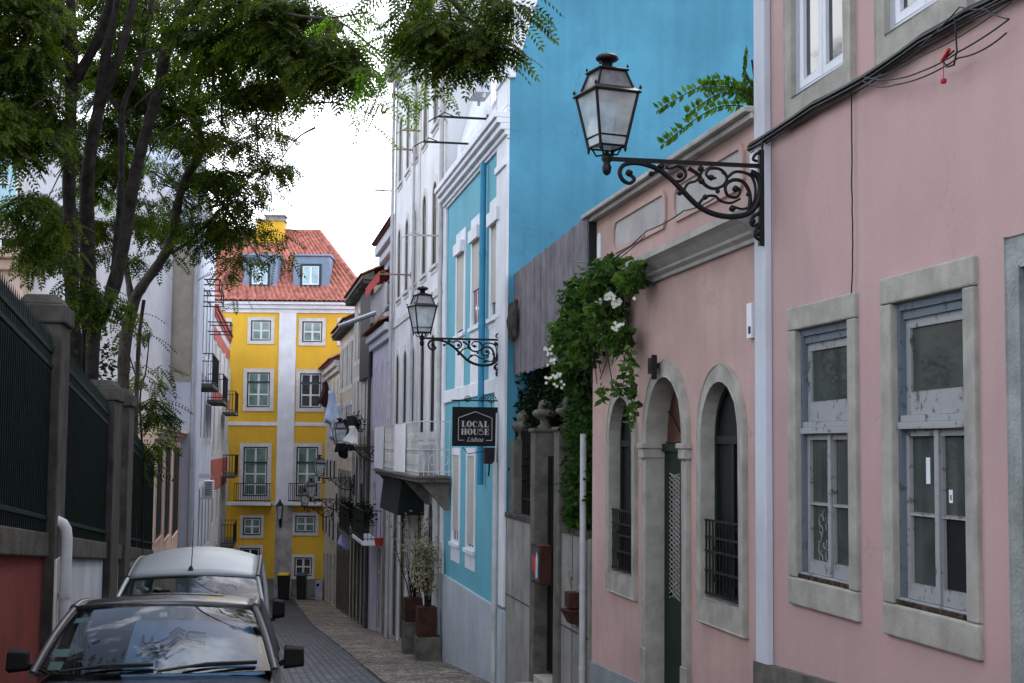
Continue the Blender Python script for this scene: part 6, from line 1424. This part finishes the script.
# young shoots by the pillars
T3 = thing('ash_sapling', 'thin leafy sapling reaching past the middle and farthest fence pillars', 'sapling', WF, (PT(140, 26.5).x, 26.5, ground(26.5)))
m = MB(); limb(m, [(142, 560, 26.4), (143, 470, 26.4), (140, 400, 26.3), (146, 370, 26.2), (150, 330, 26)], (1.8, .6), rnd); limb(m, [(141, 410, 26.3), (155, 400, 26), (173, 412, 25.8)], (1, .4), rnd); limb(m, [(140, 390, 26.3), (128, 350, 26), (118, 310, 25.8)], (1, .4), rnd)
m.part('stem', bark, T3)
crown(T3, [(140, 330, 26, 26, 20, 18), (130, 350, 26, 14, 16, 10), (148, 370, 26, 22, 18, 16), (150, 400, 26, 18, 20, 36), (148, 430, 26.2, 16, 24, 60), (145, 460, 26.3, 14, 16, 26), (160, 408, 26, 14, 10, 8), (120, 320, 26, 16, 10, 8)], leaf_t, 'leaves', Lf=.45, ll=.10, lw=.035)
# garden shrubs behind the fence
m = MB(); leafcloud(m, [PB(x, 400, d, 40, 90, 900, .7) for x, d in ((-20, 17), (40, 19), (20, 24), (90, 27))], .12, rnd); 
m.top('garden_shrubs', leaf_d, WF, tuple(PT(30, 19, 560)), 'dark shrubs filling the garden behind the spiked fence', 'shrubs', kind='stuff')
# locust branch growing on the parapet beside the white strip
T4 = thing('roof_branch', 'fresh green compound leaved branch sticking out above the low pink house parapet', 'plant', WF, tuple(PT(757, 14.6, 130)))
m = MB(); fm = MB(); rb_ = random.Random(2)
o0 = PT(768, 14.4, 120)
m.tube([o0, PT(757, 14.5, 95), PT(752, 14.5, 60)], .012, 5)
for (x1, y1, n) in ((662, 108, 9), (665, 142, 9), (690, 78, 0), (745, 58, 4)):
    pass
for (a, b, c) in (((757, 100), (720, 80), (662, 107)), ((757, 108), (715, 108), (664, 143)), ((757, 92), (745, 75), (746, 56)), ((757, 104), (725, 92), (690, 112)), ((757, 100), (735, 88), (706, 86))):
    P = crr([PT(a[0], 14.5, a[1]), PT(b[0], 14.3, b[1]), PT(c[0], 14.1, c[1])], 7); m.tube(P, [lerp(.008, .003, i/(len(P)-1)) for i in range(len(P))], 5)
    for i in range(1, len(P)):
        for sg in (-1, 1):
            d = (P[i]-P[i-1]).normalized(); 
            for j in range(3):
                a_ = (d*.6+Vector((0, rb_.uniform(-.7, .3), sg*.8+rb_.uniform(-.25, .2)))).normalized(); b__ = a_.cross(Vector((0, 1, 0))).normalized(); k = rb_.uniform(.07, .11); p = P[i]+d*rb_.uniform(-.04, .04); w_ = k*.2
                b__ = (b__+Vector((0, rb_.uniform(-.5, .5), 0))).normalized(); fm.add([p, p+a_*k*.45+b__*w_, p+a_*k, p+a_*k*.45-b__*w_], [(0, 1, 2, 3)])
m.part('stem', bark, T4); fm.part('leaves', leafmat('fresh_leaves', (.022, .06, .010), (.07, .13, .02), .4), T4)
# ================================================================ CARS
def carpaint(name, c, metal=.5, rough=.28):
    m, nt, b = newmat(name); b.inputs['Base Color'].default_value = (*c, 1); b.inputs['Metallic'].default_value = metal; b.inputs['Roughness'].default_value = rough
    b.inputs['Coat Weight'].default_value = .6; b.inputs['Coat Roughness'].default_value = .04
    N = nt.nodes.new; g = N('ShaderNodeNewGeometry'); n1 = N('ShaderNodeTexNoise'); n1.inputs['Scale'].default_value = 3; n1.inputs['Detail'].default_value = 6; nt.links.new(g.outputs['Position'], n1.inputs['Vector'])
    r_ = N('ShaderNodeMapRange'); r_.inputs['To Min'].default_value = rough*.8; r_.inputs['To Max'].default_value = rough*1.5; nt.links.new(n1.outputs['Fac'], r_.inputs['Value']); nt.links.new(r_.outputs[0], b.inputs['Roughness']); return m
cglass = glassmat('windscreen_glass', (.55, .62, .66), 1.62, .008)
rubber = mat('black_rubber', (.012, .012, .012), .8, .1, 5); blackpl = mat('black_plastic', (.018, .018, .02), .45, .1, 5)
chrome = mat('wheel_alloy', (.35, .35, .36), .3, .05, 5, metal=.9); lens = mat('headlight_lens', (.55, .57, .6), .08, .05, 5, spec=.8); cabin = mat('dark_cabin', (.012, .012, .014), .9, .1, 2)
mirbl = mat('matt_black_plastic', (.008, .008, .009), .8, .1, 5, spec=.1)
def make_car(name, label, cat, px, y, P, paint, roofpaint=None):
    base = PT(px, y); F = Frame(Vector((base.x, y, 0))+RF.d*0, Vector((base.x, y, 0))+Vector((math.cos(P.get('rot', 0)), math.sin(P.get('rot', 0)), 0)))
    gz = ground(y)+.0; T = thing(name, label, cat, F, (0, 0, gz)); REF[T.name] = Vector((0, 0, 0))
    slope = math.atan2(ground(y+2)-ground(y-2), 4); T.rotation_euler = (slope, 0, P.get('rot', 0)); T.location = (base.x, y, gz)
    hw, yf, yc, yh, yre, yrb, yt = P['hw'], P['yf'], P['yc'], P['yh'], P['yre'], P['yrb'], P['yt']
    zb, zh, zr, hwb, hwt = P['zb'], P['zh'], P['zr'], P['hwb'], P['hwt']; zhf = P['zhf']
    # lower body sections: (y, halfwidth, ztop centre, ztop side, zbottom)
    st = [(yf, hw*.70, zhf*.72, zhf*.66, .34), (yf+.06, hw*.84, zhf*.86, zhf*.80, .24), (yf+.22, hw*.95, zhf, zhf*.93, .20), (lerp(yf, yc, .5), hw*.99, lerp(zhf, zb, .55), lerp(zhf, zb, .45)-.02, .19), (yc, hw, zb+.005, zb-.04, .19),
          (lerp(yc, yre, .5), hw, zb+.02, zb+.0, .19), (yre, hw, zb+.03, zb+.02, .19), (yrb, hw*.98, zb+.03, zb+.0, .21), (yt-.12, hw*.94, zb*.93, zb*.90, .24), (yt, hw*.82, zb*.80, zb*.77, .34)]
    m = MB(); prof = []
    for (yy, w_, zc_, zs, zl) in st:
        half = [(0, zc_), (w_*.5, zc_-.006), (w_*.80, lerp(zc_, zs, .6)), (w_*.93, zs), (w_*.985, zs-.08), (w_, lerp(zs, zl, .45)), (w_*.985, lerp(zs, zl, .75)), (w_*.95, zl), (w_*.5, zl-.02), (0, zl-.02)]
        ring = [(x, yy, z) for x, z in half]+[(-x, yy, z) for x, z in half[-2:0:-1]]; prof.append(ring)
    n = len(prof[0]); vs = [v for ring in prof for v in ring]
    fs = [(i*n+k, i*n+(k+1) % n, (i+1)*n+(k+1) % n, (i+1)*n+k) for i in range(len(prof)-1) for k in range(n)]+[tuple(range(n)), tuple(range((len(prof)-1)*n, len(prof)*n))[::-1]]
    m.add(vs, [f[::-1] for f in fs], True); body = m.part('body', paint, T, sub=2)
    # greenhouse patches
    def ws(u, v, d=0):
        x = (u*2-1); return Vector((x*lerp(hwb, hwt, v), lerp(yc, yh, v)+.16*x*x*(1-.35*v)+d, lerp(zb+.01, zh, v)+.03*math.sin(math.pi*v)-.035*x*x*v))
    def rw(u, v):
        x = (u*2-1); return Vector((x*lerp(hwb*.98, hwt*.96, v), lerp(yrb, yre, v)-.10*x*x, lerp(zb+.03, zr-.05, v)+.02*math.sin(math.pi*v)-.035*x*x*v))
    def roof(u, v):
        x = (u*2-1); a = ws(u, 1); b = rw(u, 1); bulge = (zr-zh)*math.sin(min(1, v*P.get('rise', 2.2))*math.pi/2)
        z = a.z+bulge*(1-.25*x*x) if v < .8 else lerp(a.z+bulge*(1-.25*x*x), b.z, (v-.8)/.2)
        return Vector((lerp(a.x, b.x, v)*(1+.03*math.sin(math.pi*v)), lerp(a.y, b.y, v), z+.02))
    m = MB(); m.patch(lambda u, v: roof(u, v), 16, 16); rf_ = m.part('roof', roofpaint or paint, T); sd_ = rf_.modifiers.new('t', 'SOLIDIFY'); sd_.thickness = .05; sd_.offset = -1
    m = MB(); m.patch(ws, 32, 24); g1 = m.part('windscreen', cglass, T)
    # black frit border and wipers
    m = MB()
    for (u0, u1, v0, v1) in ((0, 1, 0, .055), (0, 1, .93, 1), (0, .035, .055, .93), (.965, 1, .055, .93)):
        m.patch(lambda u, v: ws(lerp(u0, u1, u), lerp(v0, v1, v), .006)+Vector((0, 0, -.004)), 10, 4)
    m.part('windscreen_border', blackpl, g1)
    m = MB()
    for (ua, ub, vb) in ((.12, .50, .07), (.52, .93, .075)):
        p = ws(ua, .0); q_ = ws(ub, vb); m.tube([p+Vector((0, -.03, .015)), (p+q_)/2+Vector((0, -.045, .035)), q_+Vector((0, -.02, .02))], .009, 5); m.tube([ws(lerp(ua, ub, .25), vb*.6)+Vector((0, -.02, .012)), q_+Vector((0, -.012, .012))], .008, 5)
    m.part('wiper', blackpl, g1)
    m = MB(); m.patch(rw, 12, 8); m.part('rear_window', cglass, T)
    for sg, u in ((-1, 0), (1, 1)):
        def side(a, v):
            b0 = ws(u, 0); b1 = rw(u, 0); t0 = ws(u, 1); t1 = rw(u, 1); bot = lerp(b0, b1, a); top = roof(u, a); top = Vector((top.x, top.y, top.z-.01)); p = lerp(bot, top, v); p.x += sg*.02*math.sin(math.pi*v); return p
        m = MB(); m.patch(side, 18, 6); g = m.part('side_window', cglass, T)
        m = MB()
        m.tube([ws(u, t) for t in (0, .25, .5, .75, 1)], .024, 8); m.tube([rw(u, t) for t in (0, .25, .5, .75, 1)], .045, 8)
        m.tube([side(.42, t) for t in (0, .5, 1)], .035, 8); m.tube([side(a/8, 0) for a in range(9)], .022, 6)
        m.part('pillar', P.get('pm', paint), T)
        m = MB(); m.tube([roof(u, a/14)+Vector((0, 0, -.012)) for a in range(15)], .03, 8); m.part('roof_gutter', blackpl if P.get('gut') else paint, T)
        mp0 = ws(u, .02)+Vector((sg*.03, .16, .02)); xx = sg*(hw+.06)
        m = MB(); m.tube([mp0, Vector((sg*(hw+.02), mp0.y-.01, mp0.z+.02))], .02, 6); zc_ = mp0.z+P.get('mz', .05); h_ = P.get('mh', .09)*.85
        m.hexa([(xx-.06, mp0.y-.06, zc_-h_*.7), (xx+.06, mp0.y-.05, zc_-h_*.6), (xx+.065, mp0.y+.05, zc_-h_*.8), (xx-.065, mp0.y+.05, zc_-h_), (xx-.055, mp0.y-.05, zc_+h_*.7), (xx+.055, mp0.y-.04, zc_+h_*.6), (xx+.06, mp0.y+.05, zc_+h_*.8), (xx-.06, mp0.y+.05, zc_+h_)])
        m.part('wing_mirror', mirbl, T, bevel=.045)
        m = MB(); m.lathe([(.02, -.01), (.13, 0), (.15, .03), (.08, .06), (.01, .07)], (0, 0, 0), 14)
        m.v = [(sg*hw*.68+v[0]*1.25, yf+.06-v[2]*1.2+abs(v[0])*.25, zhf*.80+v[1]*.62) for v in m.v]; m.part('headlight', lens, T)
        m = MB(); m.box(sg*hw*.97, sg*(hw+.012), lerp(yc, yh, 1.0), lerp(yc, yh, 1)+1.0, .62, .63); m.part('door_moulding', blackpl, T)
        for yy in (yf+.78, yt-.75):
            wR = P.get('wr', .30); m = MB(); m.tube([(sg*(hw-.2), yy, wR), (sg*(hw-.015), yy, wR), (sg*(hw+.005), yy, wR)], [wR, wR, wR*.93], 24); wh = m.part('wheel', rubber, T)
            m = MB(); m.tube([(sg*(hw-.02), yy, wR), (sg*(hw+.012), yy, wR)], [wR*.62, wR*.55], 20); m.part('rim', chrome, wh)
            m = MB(); m.tube([(sg*(hw-.25), yy, wR+.02), (sg*(hw+.001), yy, wR+.02)], wR*1.17, 24); m.part('wheel_arch', blackpl, T)
    m = MB(); m.box(-hw*.45, hw*.45, yf-.015, yf+.02, zhf*.60, zhf*.72); m.part('grille', blackpl, T, bevel=.01)
    m = MB(); m.box(-.26, .26, yf-.03, yf-.016, .40, .51); m.part('number_plate', mat('plain_plate', (.6, .6, .6), .5, .05, 5), T)
    # cabin inside
    m = MB(); m.box(-hwb*.93, hwb*.93, yc+.25, yrb-.1, .35, zb-.05); m.hexa([(-hwb*.9, yc+.18, zb-.12), (hwb*.9, yc+.18, zb-.12), (hwb*.9, yh+.15, zb-.12), (-hwb*.9, yh+.15, zb-.12), (-hwb*.88, yc+.25, zb+.0), (hwb*.88, yc+.25, zb+.0), (hwb*.88, yh+.1, zb+.05), (-hwb*.88, yh+.1, zb+.05)])
    for sg in (-1, 1): m.box(sg*.38-.2, sg*.38+.2, yh+.75, yh+.92, zb-.1, zb+.22); m.box(sg*.38-.1, sg*.38+.1, yh+.78, yh+.88, zb+.24, zb+.38)
    m.part('seats', cabin, T, bevel=.03)
    return T, ws, roof, F
P1 = dict(hw=.755, yf=-1.15, yc=-.05, yh=.62, yre=2.15, yrb=2.62, yt=2.85, zb=1.02, zh=1.42, zr=1.465, hwb=.70, hwt=.565, zhf=.80, rot=R_(9), mz=.04, pm=mat('dark_pillar_paint', (.03, .032, .04), .45, .1, 4, spec=.3))
navy = carpaint('dark_navy_paint', (.010, .012, .018), .1, .3)
car1, ws1, roof1, CF = make_car('parked_car', 'dark hatchback parked nearest, with a blue foil sunshade behind its windscreen', 'car', 158, 8.35, P1, navy)
# sunshade: silvery blue foil behind the glass on its right half, with the outlined lettering
m = MB(); shade = mat('blue_foil_sunshade', (.20, .33, .50), .4, .12, 2.5)
off = Vector((0, .075, -.055))
m.patch(lambda u, v: ws1(lerp(.36, .965, u), lerp(.06, .86, v))+off+Vector((0, 0, .003*math.sin(u*26))), 48, 24)
sh_ = m.top('sunshade', shade, WF, (0, 0, 0), 'blue foil sunshade with an outlined emblem inside the dark hatchback', 'sunshade'); sh_.location = car1.location; sh_.rotation_euler = car1.rotation_euler
inkb = mat('dark_blue_print', (.006, .015, .06), .5, .1, 5)
def strokes(mb, pts, rad):
    P = []
    pts = [(lerp(p0[0], p1[0], t/4), lerp(p0[1], p1[1], t/4)) for p0, p1 in zip(pts, pts[1:]) for t in range(4)]+[pts[-1]]
    for (a, b) in pts: P.append(ws1(a, b)+off+Vector((0, -.006, .012)))
    mb.tube([p+Vector((0, -.006, .016)) for p in P], rad*1.15, 4)
m = MB()
def EM(x, y):   # zoomed crop coordinates (1024x366) -> u,v on the windscreen
    yy = (318-y)/(318-62.0); xl = lerp(-5, 118, yy); xr = lerp(955, 860, yy); return ((x-xl)/(xr-xl), max(0, yy))
W1 = [(418, 185), (416, 208), (428, 215), (448, 212), (455, 190), (455, 210), (470, 214), (490, 208), (520, 192)]
strokes(m, [EM(*p) for p in W1], .006)
for dy in (0, 12): strokes(m, [EM(*p) for p in ((415, 238+dy*.3), (480, 232+dy), (520, 220+dy), (556, 192+dy), (590, 210+dy), (665, 220+dy))], .006)
strokes(m, [EM(*p) for p in ((522, 180), (556, 156), (580, 170))], .008); strokes(m, [EM(*p) for p in ((532, 188), (556, 170), (578, 182))], .005)
strokes(m, [EM(*p) for p in ((668, 178), (600, 172), (590, 180), (592, 198), (612, 205), (668, 210))], .006)
strokes(m, [EM(*p) for p in ((415, 228), (415, 244))], .006); strokes(m, [EM(*p) for p in ((665, 218), (665, 234))], .006)
em_ = m.part('emblem', inkb, sh_)
m = MB(); stick = mat('pale_green_sticker', (.45, .60, .52), .6, .05, 5)
for (a, b, c, d) in ((.05, .12, .73, .83), (.045, .115, .22, .32), (.05, .11, .06, .16), (.485, .525, .78, .86)):
    m.patch(lambda u, v: ws1(lerp(a, b, u), lerp(c, d, v))+Vector((0, .012, -.008)), 3, 2)
st_ = m.part('windscreen_sticker', stick, car1)
m = MB(); m.patch(lambda u, v: roof1(lerp(.25, .8, u), lerp(.30, .62, v))+Vector((0, 0, .004)), 8, 4); m.part('sunroof', mat('tinted_sunroof', (.02, .02, .025), .1, .1, 3, spec=.7), car1)
P2 = dict(hw=.85, yf=-1.0, yc=-.45, yh=.45, yre=3.4, yrb=3.6, yt=3.75, zb=1.18, zh=1.70, zr=2.06, hwb=.78, hwt=.68, zhf=1.0, rot=R_(9), gut=1, rise=1.5, mz=.12, mh=.13, wr=.33)
silver = carpaint('silver_paint', (.17, .19, .215), .3, .5); silver.node_tree.nodes['Principled BSDF'].inputs['Coat Roughness'].default_value = .28; silver.node_tree.nodes['Principled BSDF'].inputs['Coat Weight'].default_value = .35
car2, ws2, roof2, _ = make_car('parked_van', 'silver van parked behind the dark hatchback, with a tall roof and a roof aerial', 'van', 192, 14.6, P2, silver)
m = MB(); a = roof2(.48, .035); m.tube([a, a+Vector((0, .10, .03)), a+Vector((.0, .28, .55))], [.012, .006, .003], 6); m.lathe([(.03, 0), (.025, .02), (.012, .05)], tuple(a), 10); m.part('aerial', blackpl, car2)
